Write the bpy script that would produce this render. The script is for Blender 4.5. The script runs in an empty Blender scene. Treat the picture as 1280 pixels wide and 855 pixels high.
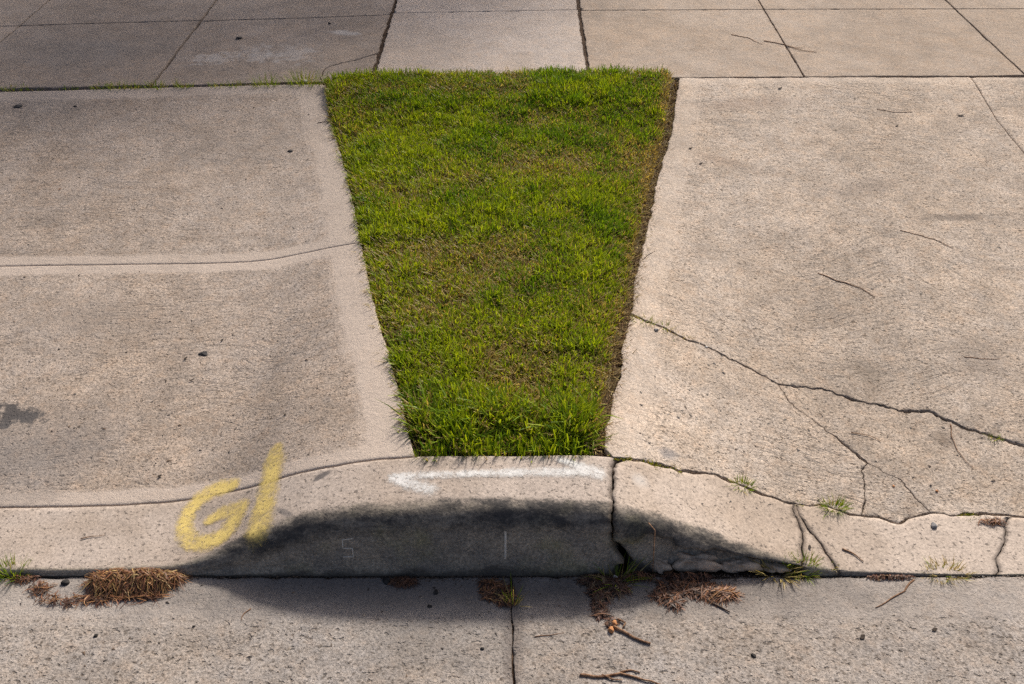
import bpy, bmesh, math, random
import numpy as np
from mathutils import Vector, Matrix
from mathutils.geometry import delaunay_2d_cdt

random.seed(7)
RNG = np.random.default_rng(11)
scene = bpy.context.scene
COL = scene.collection

# ------------------------------------------------------------------ camera
H = 1.65
PITCH = math.radians(36.7)
FPX = 35.0 / 36.0 * 1280.0
cam_data = bpy.data.cameras.new('camera')
cam_data.lens = 35.0
cam_data.sensor_width = 36.0
cam_data.clip_start = 0.05
cam_data.clip_end = 2000.0
cam = bpy.data.objects.new('camera', cam_data)
cam.location = (0, 0, H)
cam.rotation_euler = (math.radians(90) - PITCH, 0, 0)
COL.objects.link(cam)
scene.camera = cam

# ------------------------------------------------------------------ light
SUN_EL, SUN_AZ = math.radians(39), math.radians(24)      # azimuth from +Y (behind the lawn) towards +X
world = bpy.data.worlds.new('World')
scene.world = world
world.use_nodes = True
wn = world.node_tree
bg = wn.nodes['Background']
sky = wn.nodes.new('ShaderNodeTexSky')
sky.sky_type = 'NISHITA'
sky.sun_disc = False
sky.sun_elevation = SUN_EL
sky.sun_rotation = SUN_AZ
sky.air_density = 0.55
sky.dust_density = 5.0
sky.ozone_density = 0.4
wn.links.new(sky.outputs[0], bg.inputs['Color'])
bg.inputs['Strength'].default_value = 0.115
sl = bpy.data.lights.new('sun', 'SUN')
sl.energy = 3.4
sl.angle = math.radians(6.5)
sl.color = (1.0, 0.93, 0.84)
sun = bpy.data.objects.new('sun', sl)
sdir = Vector((math.sin(SUN_AZ) * math.cos(SUN_EL), math.cos(SUN_AZ) * math.cos(SUN_EL), math.sin(SUN_EL)))
sun.rotation_euler = (-sdir).to_track_quat('-Z', 'Y').to_euler()
sun.location = (2, 6, 6)
COL.objects.link(sun)
scene.view_settings.view_transform = 'Standard'
scene.view_settings.look = 'None'
scene.view_settings.exposure = 0.30
scene.view_settings.gamma = 1.0
scene.render.filter_size = 1.15
scene.cycles.use_denoising = False

# ------------------------------------------------------------------ noise
def _hash(ix, iy, s):
    h = (ix.astype(np.int64) * 374761393 + iy.astype(np.int64) * 668265263 + s * 2147483647) & 0xFFFFFFFF
    h = ((h ^ (h >> 13)) * 1274126177) & 0xFFFFFFFF
    return ((h ^ (h >> 16)) & 0xFFFF) / 65535.0
def vnoise(x, y, s=0):
    x = np.asarray(x, float); y = np.asarray(y, float)
    ix = np.floor(x); iy = np.floor(y)
    fx = x - ix; fy = y - iy
    fx = fx * fx * (3 - 2 * fx); fy = fy * fy * (3 - 2 * fy)
    a = _hash(ix, iy, s); b = _hash(ix + 1, iy, s); c = _hash(ix, iy + 1, s); d = _hash(ix + 1, iy + 1, s)
    return (a * (1 - fx) + b * fx) * (1 - fy) + (c * (1 - fx) + d * fx) * fy
def fbm(x, y, s=0, o=4):
    t = 0; a = .5; n = 0
    x = np.asarray(x, float); y = np.asarray(y, float)
    for i in range(o):
        t = t + a * vnoise(x * 2 ** i, y * 2 ** i, s + i * 17); n += a; a *= .55
    return t / n
def sstep(a, b, x):
    t = np.clip((x - a) / (b - a), 0, 1)
    return t * t * (3 - 2 * t)

# ------------------------------------------------------------------ the lie of the land
YG, YB, YS = 1.388, 1.575, 3.57        # gutter line, back of kerb, front of sidewalk
ZS = 0.19
_hx = np.array([-9, -.9, -.708, -.626, -.51, -.42, -.346, -.2, -.066, .1, .2, .27, .346, .46, .593, .675, .9, 9])
_hz = np.array([.014, .014, .018, .038, .098, .130, .147, .158, .162, .161, .155, .135, .105, .060, .027, .011, .004, .004])
_fx = np.linspace(-9, 9, 9001)
_fz = np.interp(_fx, _hx, _hz)
_k = np.exp(-0.5 * (np.arange(-40, 41) / 16.0) ** 2); _k /= _k.sum()
_fz = np.convolve(np.pad(_fz, 40, mode='edge'), _k, 'valid')
def Hc(x): return np.interp(x, _fx, _fz)
def curb_r(x): return np.minimum(.045, .62 * Hc(x))
def curb_b(x): return .02 * Hc(x) / .16
def Zback(x):                                   # height at back of kerb
    return Hc(x) + .006
def Z(x, y):
    x = np.asarray(x, float); y = np.asarray(y, float)
    h = Hc(x)
    yn = YG + curb_b(x) + curb_r(x)
    z = .045 * (YG - y)                          # gutter pan
    tt = np.clip((y - yn) / (YB - yn), 0, 1)
    top = h + .006 * tt
    z = np.where(y > YG + .01, top, z)
    t = np.clip((y - YB) / (YS - YB), 0, 1)
    und = .004 * (fbm(x * 2.2 + 5, y * 2.2, 3, 3) - .5)
    z = np.where(y > YB, top + (ZS - top) * t + und * np.minimum(t * 6, 1), z)
    z = np.where(y > YS, ZS + .018 * (y - YS) + und, z)
    return z

CP, SP = math.cos(PITCH), math.sin(PITCH)
def unproj(pts, zf=Z):
    p = np.atleast_2d(np.asarray(pts, float))
    dx = (p[:, 0] - 640) / FPX; dy = -(p[:, 1] - 427.5) / FPX
    rx = dx; ry = CP + dy * SP; rz = -SP + dy * CP
    z = np.full(len(p), .1)
    for _ in range(30):
        t = (z - H) / rz
        z = .5 * z + .5 * zf(rx * t, ry * t)
    t = (z - H) / rz
    return np.stack([rx * t, ry * t, z], 1)
def at(px, py):
    q = unproj([(px, py)])[0]
    return float(q[0]), float(q[1]), float(q[2])

# ------------------------------------------------------------------ object helpers
def tag(o, label=None, cat=None, group=None, kind=None):
    if label: o['label'] = label
    if cat: o['category'] = cat
    if group: o['group'] = group
    if kind: o['kind'] = kind
    return o
def empty(name, loc=(0, 0, 0)):
    o = bpy.data.objects.new(name, None); o.location = loc; o.empty_display_size = .05
    COL.objects.link(o); return o
def mesh_obj(name, verts, faces, mat, parent=None, smooth=True, loc=None, attrs=None):
    me = bpy.data.meshes.new(name)
    verts = np.asarray(verts, float)
    if loc is not None: verts = verts - np.asarray(loc)
    me.from_pydata(verts.tolist(), [], faces if isinstance(faces, list) else faces.tolist())
    if attrs:
        for k, v in attrs.items():
            v = np.asarray(v, float)
            if v.ndim == 1:
                a = me.attributes.new(k, 'FLOAT', 'POINT'); a.data.foreach_set('value', v.astype(np.float32))
            else:
                a = me.attributes.new(k, 'FLOAT_COLOR', 'POINT')
                c = np.ones((len(v), 4), np.float32); c[:, :3] = v
                a.data.foreach_set('color', c.ravel())
    if smooth: me.polygons.foreach_set('use_smooth', [True] * len(me.polygons))
    me.materials.append(mat)
    me.update()
    o = bpy.data.objects.new(name, me)
    if loc is not None: o.location = loc
    COL.objects.link(o)
    if parent: o.parent = parent
    return o

# ------------------------------------------------------------------ materials
class NT:
    def __init__(s, name):
        s.m = bpy.data.materials.new(name); s.m.use_nodes = True
        s.t = s.m.node_tree; s.n = s.t.nodes; s.n.clear()
        s.out = s.n.new('ShaderNodeOutputMaterial')
        s.co = s.n.new('ShaderNodeTexCoord').outputs['Object']
    def set(s, i, v):
        if hasattr(v, 'links'): s.t.links.new(v, i)
        elif v is not None:
            if i.type == 'RGBA' and len(v) == 3: v = (*v, 1)
            i.default_value = v
    def math(s, op, a, b=None, c=None, clamp=False):
        n = s.n.new('ShaderNodeMath'); n.operation = op; n.use_clamp = clamp
        for i, v in enumerate((a, b, c)):
            if v is not None: s.set(n.inputs[i], v)
        return n.outputs[0]
    def vmath(s, op, a, b):
        n = s.n.new('ShaderNodeVectorMath'); n.operation = op
        s.set(n.inputs[0], a); s.set(n.inputs[1], b); return n.outputs[0]
    def mapping(s, v, scale=(1, 1, 1), rot=(0, 0, 0), loc=(0, 0, 0)):
        n = s.n.new('ShaderNodeMapping'); s.set(n.inputs[0], v)
        n.inputs['Scale'].default_value = scale; n.inputs['Rotation'].default_value = rot; n.inputs['Location'].default_value = loc
        return n.outputs[0]
    def noise(s, v, scale, detail=3, rough=.55, dist=0, color=False):
        n = s.n.new('ShaderNodeTexNoise'); s.set(n.inputs['Vector'], v)
        n.inputs['Scale'].default_value = scale; n.inputs['Detail'].default_value = detail
        n.inputs['Roughness'].default_value = rough; n.inputs['Distortion'].default_value = dist
        return n.outputs['Color' if color else 'Fac']
    def voro(s, v, scale, feature='F1'):
        n = s.n.new('ShaderNodeTexVoronoi'); s.set(n.inputs['Vector'], v); n.feature = feature
        n.inputs['Scale'].default_value = scale; return n.outputs['Distance']
    def ss(s, x, a, b, lo=0.0, hi=1.0):
        n = s.n.new('ShaderNodeMapRange'); n.interpolation_type = 'SMOOTHSTEP'
        s.set(n.inputs[0], x); s.set(n.inputs[1], a); s.set(n.inputs[2], b)
        s.set(n.inputs[3], lo); s.set(n.inputs[4], hi); return n.outputs[0]
    def mix(s, f, a, b, blend='MIX'):
        n = s.n.new('ShaderNodeMix'); n.data_type = 'RGBA'; n.blend_type = blend
        s.set(n.inputs[0], f); s.set(n.inputs[6], a); s.set(n.inputs[7], b); return n.outputs[2]
    def scale_col(s, c, f):
        n = s.n.new('ShaderNodeVectorMath'); n.operation = 'SCALE'
        s.set(n.inputs[0], c); s.set(n.inputs['Scale'], f); return n.outputs[0]
    def attr(s, name, out='Fac'):
        n = s.n.new('ShaderNodeAttribute'); n.attribute_name = name; return n.outputs[out]
    def objrand(s):
        return s.n.new('ShaderNodeObjectInfo').outputs['Random']
    def bump(s, h, strength, dist, normal=None):
        n = s.n.new('ShaderNodeBump'); s.set(n.inputs['Height'], h)
        n.inputs['Strength'].default_value = strength; n.inputs['Distance'].default_value = dist
        if normal: s.t.links.new(normal, n.inputs['Normal'])
        return n.outputs[0]
    def bsdf(s, col, rough=.9, spec=.25, normal=None, alpha=None):
        n = s.n.new('ShaderNodeBsdfPrincipled')
        s.set(n.inputs['Base Color'], col); s.set(n.inputs['Roughness'], rough)
        s.set(n.inputs['Specular IOR Level'], spec)
        if normal: s.t.links.new(normal, n.inputs['Normal'])
        if alpha is not None: s.set(n.inputs['Alpha'], alpha)
        s.t.links.new(n.outputs[0], s.out.inputs[0]); return n
    def blob(s, px, py, wx, wy, rot=0, soft=.6, wob=.5, wscale=9):
        """mask of a stain or patch of painted shade lying round a spot on the ground"""
        x, y, z = at(px, py)
        v = s.mapping(s.vmath('SUBTRACT', s.co, (x, y, z)), rot=(0, 0, 0))
        if rot:
            v = s.mapping(v, rot=(0, 0, -rot))
        v = s.vmath('MULTIPLY', v, (1 / wx, 1 / wy, 0))
        ln = s.n.new('ShaderNodeVectorMath'); ln.operation = 'LENGTH'; s.set(ln.inputs[0], v)
        n = s.math('MULTIPLY_ADD', s.noise(s.co, wscale, 5, .65), wob * 2, -wob)
        d = s.math('ADD', ln.outputs['Value'], n)
        return s.ss(d, 1 - soft, 1 + soft * .5, 1, 0)

def concrete(name, base, pit=.5, pitscale=90, streak=.3, streakrot=0, broom=0, warm=.5, margin=True, stains_shade=(), mott=.22, bumpk=1.0, dirt=.35, grain=1.0, speck=0.0, spsc=105, band=.45):
    t = NT(name); co = t.co
    n1 = t.noise(co, 1.7, 5, .6); n2 = t.noise(co, 11, 7, .68); n3 = t.noise(co, 170, 3, .75)
    n0 = t.noise(t.mapping(co, loc=(3, 7, 1)), 4.2, 6, .62)
    base_d = tuple(c * k for c, k in zip(base, (.80, .77, .73)))
    base_w = tuple(c * k for c, k in zip(base, (1.07, 1.0, .91)))
    c = t.mix(t.ss(n1, .36, .66, 0, .7), base, base_d)
    c = t.mix(t.math('MULTIPLY', t.ss(n0, .42, .68), warm), c, base_w)
    c = t.scale_col(c, t.ss(n2, .33, .67, 1 - mott * .6, 1 + mott * .5))
    # worn pale patches and grey brown grime
    wn_ = t.noise(t.mapping(co, loc=(6, 3, 9)), 2.6, 7, .72, .4)
    c = t.mix(t.ss(wn_, .50, .70, 0, .5), c, tuple(v * k for v, k in zip(base, (1.16, 1.17, 1.18))))
    gm = t.noise(t.mapping(t.vmath('ADD', co, t.scale_col(t.noise(co, 1.6, 2, .5, color=True), .5)), loc=(2, 9, 5), rot=(0, 0, streakrot), scale=(.7, 1.6, 1)), 5.2, 9, .8, .2)
    c = t.mix(t.ss(gm, .52, .72, 0, .42), c, tuple(v * k for v, k in zip(base, (.60, .57, .54))))
    e = t.attr('edge')
    wob = t.math('MULTIPLY_ADD', t.noise(co, 14, 4, .6), .5, -.25)
    marg = t.ss(t.math('ADD', e, wob), .80, 1.02, 1, 0) if margin else None     # smooth trowelled rim
    # swirling float marks
    wv = t.noise(co, 1.6, 2, .5, color=True)
    sv = t.vmath('ADD', co, t.scale_col(t.vmath('SUBTRACT', wv, (.5, .5, .5)), .55))
    sv = t.mapping(sv, scale=(14, 85, 14), rot=(0, 0, streakrot))
    st = t.noise(sv, 1.0, 4, .62)
    patch = t.ss(t.noise(co, 3.1, 4, .6), .42, .62)
    stm = t.math('MULTIPLY', t.ss(st, .48, .70), t.math('MULTIPLY_ADD', patch, .75, .25))
    # open pits holding dirt
    pn = t.noise(t.mapping(co, scale=(.8, 1, 1)), pitscale, 1.5, .5)
    pn2 = t.noise(co, pitscale * 2.6, 2, .5)
    lo = .66 - .06 * pit
    pm = t.ss(t.math('MULTIPLY_ADD', t.noise(co, 6, 4, .6), .10, t.math('ADD', pn, -.05)), lo, lo + .10)
    pm2 = t.ss(pn2, .56, .72)
    rough_area = t.math('MULTIPLY_ADD', marg, -.75, 1.0) if margin else 1.0
    pitm = t.math('MULTIPLY', t.math('MULTIPLY', pm, pit), rough_area)
    stk = t.math('MULTIPLY', t.math('MULTIPLY', stm, streak), rough_area)
    dark = (base[0] * .27, base[1] * .24, base[2] * .21)
    c = t.mix(stk, c, tuple(v * .52 for v in base))
    c = t.mix(t.math('MULTIPLY', pm2, t.math('MULTIPLY', rough_area, .34 * min(1, pit + .3))), c, dark)
    c = t.mix(t.math('MULTIPLY', pitm, .8), c, dark)
    # grain, pale sand
    g = t.ss(n3, .32, .68, 1 - .36 * grain, 1 + .30 * grain)
    c = t.scale_col(c, g)
    hue = t.noise(t.mapping(co, loc=(1, 5, 2)), 34, 4, .7)
    c = t.mix(t.ss(hue, .50, .66, 0, .5), c, t.mix(1.0, c, (.90, .94, 1.0), 'MULTIPLY'))
    c = t.mix(t.ss(hue, .34, .50, .5, 0), c, t.mix(1.0, c, (1.07, .98, .90), 'MULTIPLY'))
    c = t.mix(t.math('MULTIPLY', t.ss(t.noise(t.mapping(co, loc=(9, 2, 4)), 190, 2, .5), .62, .74), .35), c, tuple(min(.75, v * 1.5) for v in base))
    if speck:
        sp = t.voro(t.vmath('ADD', co, t.scale_col(t.noise(co, 90, 2, .5, color=True), .008)), spsc)
        sg = t.ss(t.noise(t.mapping(co, loc=(2, 8, 3)), 48, 2, .6), .44, .58)
        sp = t.math('MULTIPLY', t.math('MULTIPLY', t.ss(sp, .20, .40, 1, 0), sg), t.math('MULTIPLY', rough_area, speck))
        c = t.mix(sp, c, dark)
    # sparse black grit ground into the face
    gr = t.voro(t.vmath('ADD', co, t.scale_col(t.noise(co, 60, 2, .5, color=True), .02)), 26)
    c = t.mix(t.math('MULTIPLY', t.ss(gr, .05, .11, 1, 0), t.math('MULTIPLY', patch, .7)), c, (.045, .038, .033))
    if margin:
        c = t.mix(t.math('MULTIPLY', t.math('MULTIPLY', marg, band), t.ss(t.noise(co, 5, 5, .7), .3, .55, .4, 1)), c, tuple(min(.7, v * 1.18) for v in base))
        rim = t.math('MULTIPLY', t.ss(e, .93, 1.0), t.ss(e, 1.0, 1.1, 1, 0))
        c = t.mix(t.math('MULTIPLY', rim, .22), c, tuple(min(.7, v * 1.35) for v in base))
    if broom:
        bn = t.noise(t.mapping(co, scale=(6, 330, 6)), 1, 3, .6)
        c = t.scale_col(c, t.math('MULTIPLY_ADD', bn, .26 * broom, 1 - .13 * broom))
    # dirt lining joints and cracks
    ck = t.attr('crk')
    cm = t.ss(t.math('ADD', ck, t.math('MULTIPLY_ADD', t.noise(co, 45, 4, .65), .016, -.008)), -.002, .006, 1, 0)
    c = t.mix(t.math('MULTIPLY', cm, dirt), c, (.075, .056, .042))
    for (args, colr, amt) in stains_shade:
        c = t.mix(t.math('MULTIPLY', t.blob(*args), amt), c, colr)
    rnd = t.math('MULTIPLY_ADD', t.objrand(), .08, .96)
    c = t.scale_col(c, rnd)
    hgt = t.math('ADD', t.math('MULTIPLY', pitm, -1.3), t.math('MULTIPLY', n3, .5))
    hgt = t.math('ADD', hgt, t.math('MULTIPLY', stk, -1.0))
    hgt = t.math('ADD', hgt, t.math('MULTIPLY', t.noise(co, 60, 4, .7), 1.2))
    hgt = t.math('ADD', hgt, t.math('MULTIPLY', pm2, -.35))
    nb = t.bump(hgt, .8 * bumpk, .0025)
    nb = t.bump(n2, .35 * bumpk, .006, nb)
    if broom:
        nb = t.bump(bn, .25 * broom, .0015, nb)
    t.bsdf(c, .92, .2, nb)
    return t.m

def P(px, py): return at(px, py)
OIL = (.055, .052, .052); GREY = (.17, .165, .16); WHITE = (.62, .61, .59); BROWN = (.17, .125, .09)
M = {}
M['walk_left'] = concrete('concrete_sidewalk_grey', (.315, .266, .226), pit=.25, pitscale=150, streak=.10, broom=.8, margin=False, mott=.2, grain=.6, stains_shade=[
    ((268, 72, .09, .06, .3, .6, 2.4, 26), WHITE, .26), ((325, 68, .06, .10, .6, .6, 2.4, 24), WHITE, .24), ((370, 66, .08, .09, -.4, .6, 2.4, 22), WHITE, .22),
    ((430, 40, .07, .025, -.2, .5, .9, 24), WHITE, .35), ((100, 60, .35, .22, 0, .9, .5, 4), GREY, .4)])
M['walk_new'] = concrete('concrete_sidewalk_pale', (.46, .40, .35), pit=.15, pitscale=150, streak=.06, broom=.6, margin=False, mott=.14, grain=.55)
M['walk_right'] = concrete('concrete_sidewalk_tan', (.36, .297, .240), pit=.3, pitscale=150, streak=.12, broom=.9, margin=False, mott=.18, grain=.7)
M['apron_left'] = concrete('concrete_driveway_left', (.395, .332, .278), speck=.45, pit=.7, pitscale=140, streak=.55, streakrot=.3, mott=.26, band=.9, stains_shade=[
    ((12, 518, .085, .04, 0, .5, 2.2, 30), OIL, .9), ((20, 570, .24, .16, .2, .9, .5, 5), (.13, .125, .125), .5),
    ((110, 400, .22, .13, .1, .9, .6, 5), (.2, .175, .155), .38), ((60, 130, .22, .22, -.5, .9, .5, 4), (.2, .185, .17), .35),  # first a broad darker patch; second tree shade painted into the upper-left corner
    ((300, 180, .2, .1, .3, .9, .5, 6), (.22, .19, .165), .35)])
M['apron_right'] = concrete('concrete_driveway_right', (.455, .385, .318), speck=.55, pit=.75, pitscale=135, streak=.62, streakrot=-.25, mott=.28, band=.22, stains_shade=[
    ((1190, 272, .11, .022, 0, .7, .6, 22), (.12, .10, .085), .6), ((1085, 470, .05, .06, .3, .7, .7, 20), (.13, .105, .08), .5),
    ((1230, 450, .10, .09, .1, .8, .7, 14), (.18, .15, .125), .45), ((935, 130, .2, .05, .1, .8, .6, 12), (.24, .17, .13), .35),
    ((1075, 235, .14, .05, .3, .8, .6, 14), (.2, .165, .14), .4), ((900, 200, .1, .03, -.5, .7, .6, 18), (.24, .18, .14), .4),
    ((1178, 548, .03, .03, 0, .7, .6, 24), (.14, .11, .085), .55), ((835, 567, .025, .02, 0, .7, .5, 24), (.2, .19, .19), .7)])
M['gutter'] = concrete('concrete_gutter', (.32, .286, .256), pit=.7, pitscale=100, streak=.10, mott=.24, bumpk=1.3, speck=.7, spsc=88, stains_shade=[
    ((230, 735, .5, .06, 0, .9, .5, 8), (.18, .165, .155), .3), ((500, 742, .6, .075, 0, .8, .7, 12), (.10, .092, .088), .62),  # blobs along the kerb foot: gutter grime plus curb shadow painted in
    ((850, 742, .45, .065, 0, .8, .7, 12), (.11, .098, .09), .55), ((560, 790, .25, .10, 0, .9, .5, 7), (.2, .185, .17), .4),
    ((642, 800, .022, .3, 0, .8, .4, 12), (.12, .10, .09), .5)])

# kerb: clean top, grimy face, tyre rubber on the nose
def curb_material(name, base, rubber=1.0, stains_shade=()):
    t = NT(name); co = t.co
    n1 = t.noise(co, 2.6, 5, .6); n2 = t.noise(co, 16, 7, .68); n3 = t.noise(co, 170, 3, .75)
    base_d = tuple(c * k for c, k in zip(base, (.82, .79, .75)))
    c = t.mix(t.ss(n1, .4, .62), base, base_d)
    c = t.scale_col(c, t.math('MULTIPLY_ADD', n2, .44, .78))
    pn = t.noise(co, 110, 3, .6)
    pm = t.math('MULTIPLY', t.ss(pn, .57, .68), .7)
    c = t.mix(pm, c, (.10, .083, .07))
    c = t.scale_col(c, t.ss(n3, .3, .7, .77, 1.22))
    pr = t.attr('prof'); hh = t.attr('tall')
    w = t.math('MULTIPLY_ADD', t.noise(co, 14, 6, .7), .36, -.18)
    w2 = t.math('MULTIPLY_ADD', t.noise(co, 110, 3, .7), .30, -.15)
    q = t.math('ADD', t.math('ADD', pr, w), w2)
    face = t.ss(q, .88, 1.08, 1, 0)
    grime = t.mix(t.ss(t.noise(co, 9, 6, .7), .4, .62), (.34, .29, .22), (.21, .188, .155))
    grime = t.mix(t.ss(t.noise(t.mapping(co, loc=(4, 1, 2)), 5, 5, .6), .52, .68), grime, (.24, .22, .13))
    grime = t.scale_col(grime, t.ss(n3, .3, .7, .62, 1.4))
    c = t.mix(t.math('MULTIPLY', face, .92), c, grime)
    rub = t.math('MULTIPLY', t.ss(q, .50, .80), t.ss(q, .94, 1.10, 1, 0))
    rub = t.math('MULTIPLY', rub, t.ss(hh, .012, .05))
    rub = t.math('MULTIPLY', rub, t.math('MULTIPLY_ADD', t.ss(t.noise(t.mapping(co, scale=(1, 2, 2)), 9, 6, .75), .36, .58), .75, .25))
    c = t.mix(t.math('MULTIPLY', rub, .88 * rubber), c, (.028, .029, .032))
    # wet dirt at the foot
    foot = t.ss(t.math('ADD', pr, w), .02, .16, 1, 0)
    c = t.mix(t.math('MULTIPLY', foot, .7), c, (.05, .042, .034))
    ck = t.attr('crk')
    cm = t.ss(t.math('ADD', ck, t.math('MULTIPLY_ADD', t.noise(co, 45, 4, .65), .016, -.008)), .0, .011, 1, 0)
    c = t.mix(t.math('MULTIPLY', cm, .55), c, (.07, .052, .04))
    for (args, colr, amt) in stains_shade:
        c = t.mix(t.math('MULTIPLY', t.blob(*args), amt), c, colr)
    nb = t.bump(t.math('ADD', t.math('MULTIPLY', pm, -1), t.math('MULTIPLY', n3, .5)), .5, .002)
    nb = t.bump(n2, .4, .007, nb)
    t.bsdf(c, .9, .22, nb)
    return t.m
M['curb'] = curb_material('concrete_curb', (.44, .374, .318), stains_shade=[
    ((402, 595, .022, .010, .5, .4, .5, 40), (.10, .092, .09), .85), ((355, 640, .03, .008, -.7, .6, .4, 40), (.13, .12, .115), .7),
    ((310, 615, .006, .004, 0, .5, .3, 40), (.09, .08, .07), .8), ((250, 640, .05, .02, 0, .8, .7, 30), (.2, .175, .15), .4)])
M['curb_broken'] = curb_material('concrete_curb_broken', (.47, .396, .33), stains_shade=[
    ((800, 600, .02, .02, 0, .8, .6, 30), (.55, .52, .48), .6)])

def simple(name, col, var=.25, scale=40, rough=.9, bump=.3, bd=.003, spec=.2, col2=None):
    t = NT(name)
    n = t.noise(t.co, scale, 5, .65)
    c = t.mix(t.ss(n, .35, .65), tuple(v * (1 - var) for v in col), col2 or tuple(v * (1 + var) for v in col))
    t.bsdf(c, rough, spec, t.bump(n, bump, bd)); return t.m
M['soil'] = simple('damp_soil', (.058, .040, .029), .45, 90, .95, .8, .008, .1, (.095, .062, .042))
M['asphalt'] = simple('asphalt', (.05, .05, .052), .3, 150, .9, .6, .004)
M['lawn_far'] = simple('lawn_beyond', (.05, .085, .02), .4, 30, .95, .5, .02)
M['ground'] = simple('ground_earth', (.12, .10, .075), .3, 4, .95, .3, .02)
M['pebble_grey'] = simple('pebble_grey', (.25, .24, .235), .35, 120, .8)
M['pebble_white'] = simple('pebble_white', (.62, .60, .56), .15, 120, .8)
M['grit_black'] = simple('grit_black', (.035, .032, .03), .4, 150, .8)
M['gum'] = simple('old_gum', (.04, .037, .036), .3, 120, .75, .4, .001)
M['rubble'] = simple('broken_concrete', (.46, .36, .265), .3, 55, .95, .9, .006)
M['twig'] = simple('dry_twig', (.22, .115, .065), .4, 120, .9, .5, .002, .15, (.33, .20, .12))
M['twig_dark'] = simple('dark_twig', (.075, .05, .036), .5, 120, .9, .5, .002)
M['bud'] = simple('orange_bud', (.48, .22, .09), .25, 150, .7)
M['leaf_dark'] = simple('dead_leaf', (.05, .037, .028), .4, 90, .8)
M['leaf_brown'] = simple('dead_leaf_brown', (.24, .12, .06), .3, 90, .8)

def foliage(name, trans=.35):
    t = NT(name)
    c = t.attr('col', 'Color')
    p = t.n.new('ShaderNodeBsdfPrincipled'); t.set(p.inputs['Base Color'], c)
    p.inputs['Roughness'].default_value = .5; p.inputs['Specular IOR Level'].default_value = .28
    tr = t.n.new('ShaderNodeBsdfTranslucent'); t.set(tr.inputs['Color'], t.mix(1.0, c, (1.25, 1.15, .55), 'MULTIPLY'))
    mx = t.n.new('ShaderNodeMixShader'); mx.inputs[0].default_value = trans
    t.t.links.new(p.outputs[0], mx.inputs[1]); t.t.links.new(tr.outputs[0], mx.inputs[2])
    t.t.links.new(mx.outputs[0], t.out.inputs[0]); return t.m
M['grass'] = foliage('grass_blades', .42)
M['needles'] = foliage('dry_needles', .12)

def paint(name, col, lo, cover, nscale=150):
    t = NT(name)
    a = t.attr('feather')
    n = t.math('MULTIPLY_ADD', t.noise(t.co, nscale, 4, .7), .6, -.3)
    n2 = t.math('MULTIPLY_ADD', t.noise(t.co, 22, 5, .7), .5, -.25)
    m = t.ss(t.math('ADD', t.math('ADD', a, n), n2), lo, lo + .52)
    pit = t.math('MULTIPLY', t.ss(t.noise(t.co, 120, 3, .7), .52, .66, 1, .38), t.ss(t.noise(t.mapping(t.co, loc=(5, 5, 5)), 17, 5, .75), .38, .58, .5, 1))
    m = t.math('MULTIPLY', t.math('MULTIPLY', m, pit), cover)
    c = t.mix(t.ss(t.noise(t.co, 40, 4, .6), .35, .65), tuple(v * .85 for v in col), col)
    t.bsdf(c, .7, .3, t.bump(t.noise(t.co, 200, 2, .6), .3, .001), alpha=m)
    return t.m
M['yellow'] = paint('yellow_spray_paint', (.78, .60, .19), .27, .84)
M['white'] = paint('white_spray_paint', (.74, .73, .70), .40, .92)
M['pale_line'] = simple('pale_mortar', (.62, .57, .48), .2, 150)

# ------------------------------------------------------------------ surroundings out of frame
def sheet(name, x0, x1, y0, y1, zf, mat, nx=2, ny=2):
    xs = np.linspace(x0, x1, nx); ys = np.linspace(y0, y1, ny)
    X, Y = np.meshgrid(xs, ys); ZZ = zf(X, Y) if callable(zf) else np.full_like(X, zf)
    v = np.stack([X.ravel(), Y.ravel(), ZZ.ravel()], 1)
    i = np.arange((ny - 1) * nx).reshape(ny - 1, nx)[:, :-1].ravel()
    f = np.stack([i, i + 1, i + nx + 1, i + nx], 1)
    return mesh_obj(name, v, f, mat)
tag(sheet('ground', -600, 600, -600, 600, -.25, M['ground']), kind='structure')
tag(sheet('road', -40, 40, -9, .80, lambda x, y: .024 + .018 * (.80 - y) * (y > -4.5) + .0 * x, M['asphalt'], 2, 3), kind='structure')
tag(sheet('lawn', -40, 40, 5.36, 26, .20, M['lawn_far']), kind='structure')

# soil everywhere below the slabs
def zsoil(x, y):
    a = Z(x, y); b = Z(x, y - .09)
    z = np.minimum(a, b) - .011
    z = np.where(y < YG + .02, -.006 + .045 * (YG - y), z)
    for px in (495, 722):
        q = unproj([(648 + (px - 648) * 600 / 500, 100), (px, 0)], lambda a, b: ZS + .018 * (b - YS))
        xx = np.interp(y, q[:, 1], q[:, 0], left=q[0, 0], right=q[1, 0] + (q[1, 0] - q[0, 0]) * .5)
        z = z + .006 * (np.abs(x - xx) < .06) * (y > YS)
    return z + .005 * (fbm(x * 40, y * 40, 5, 3) - .5)
tag(sheet('soil', -3.4, 3.4, .82, 5.4, zsoil, M['soil'], 340, 230), kind='structure')

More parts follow.
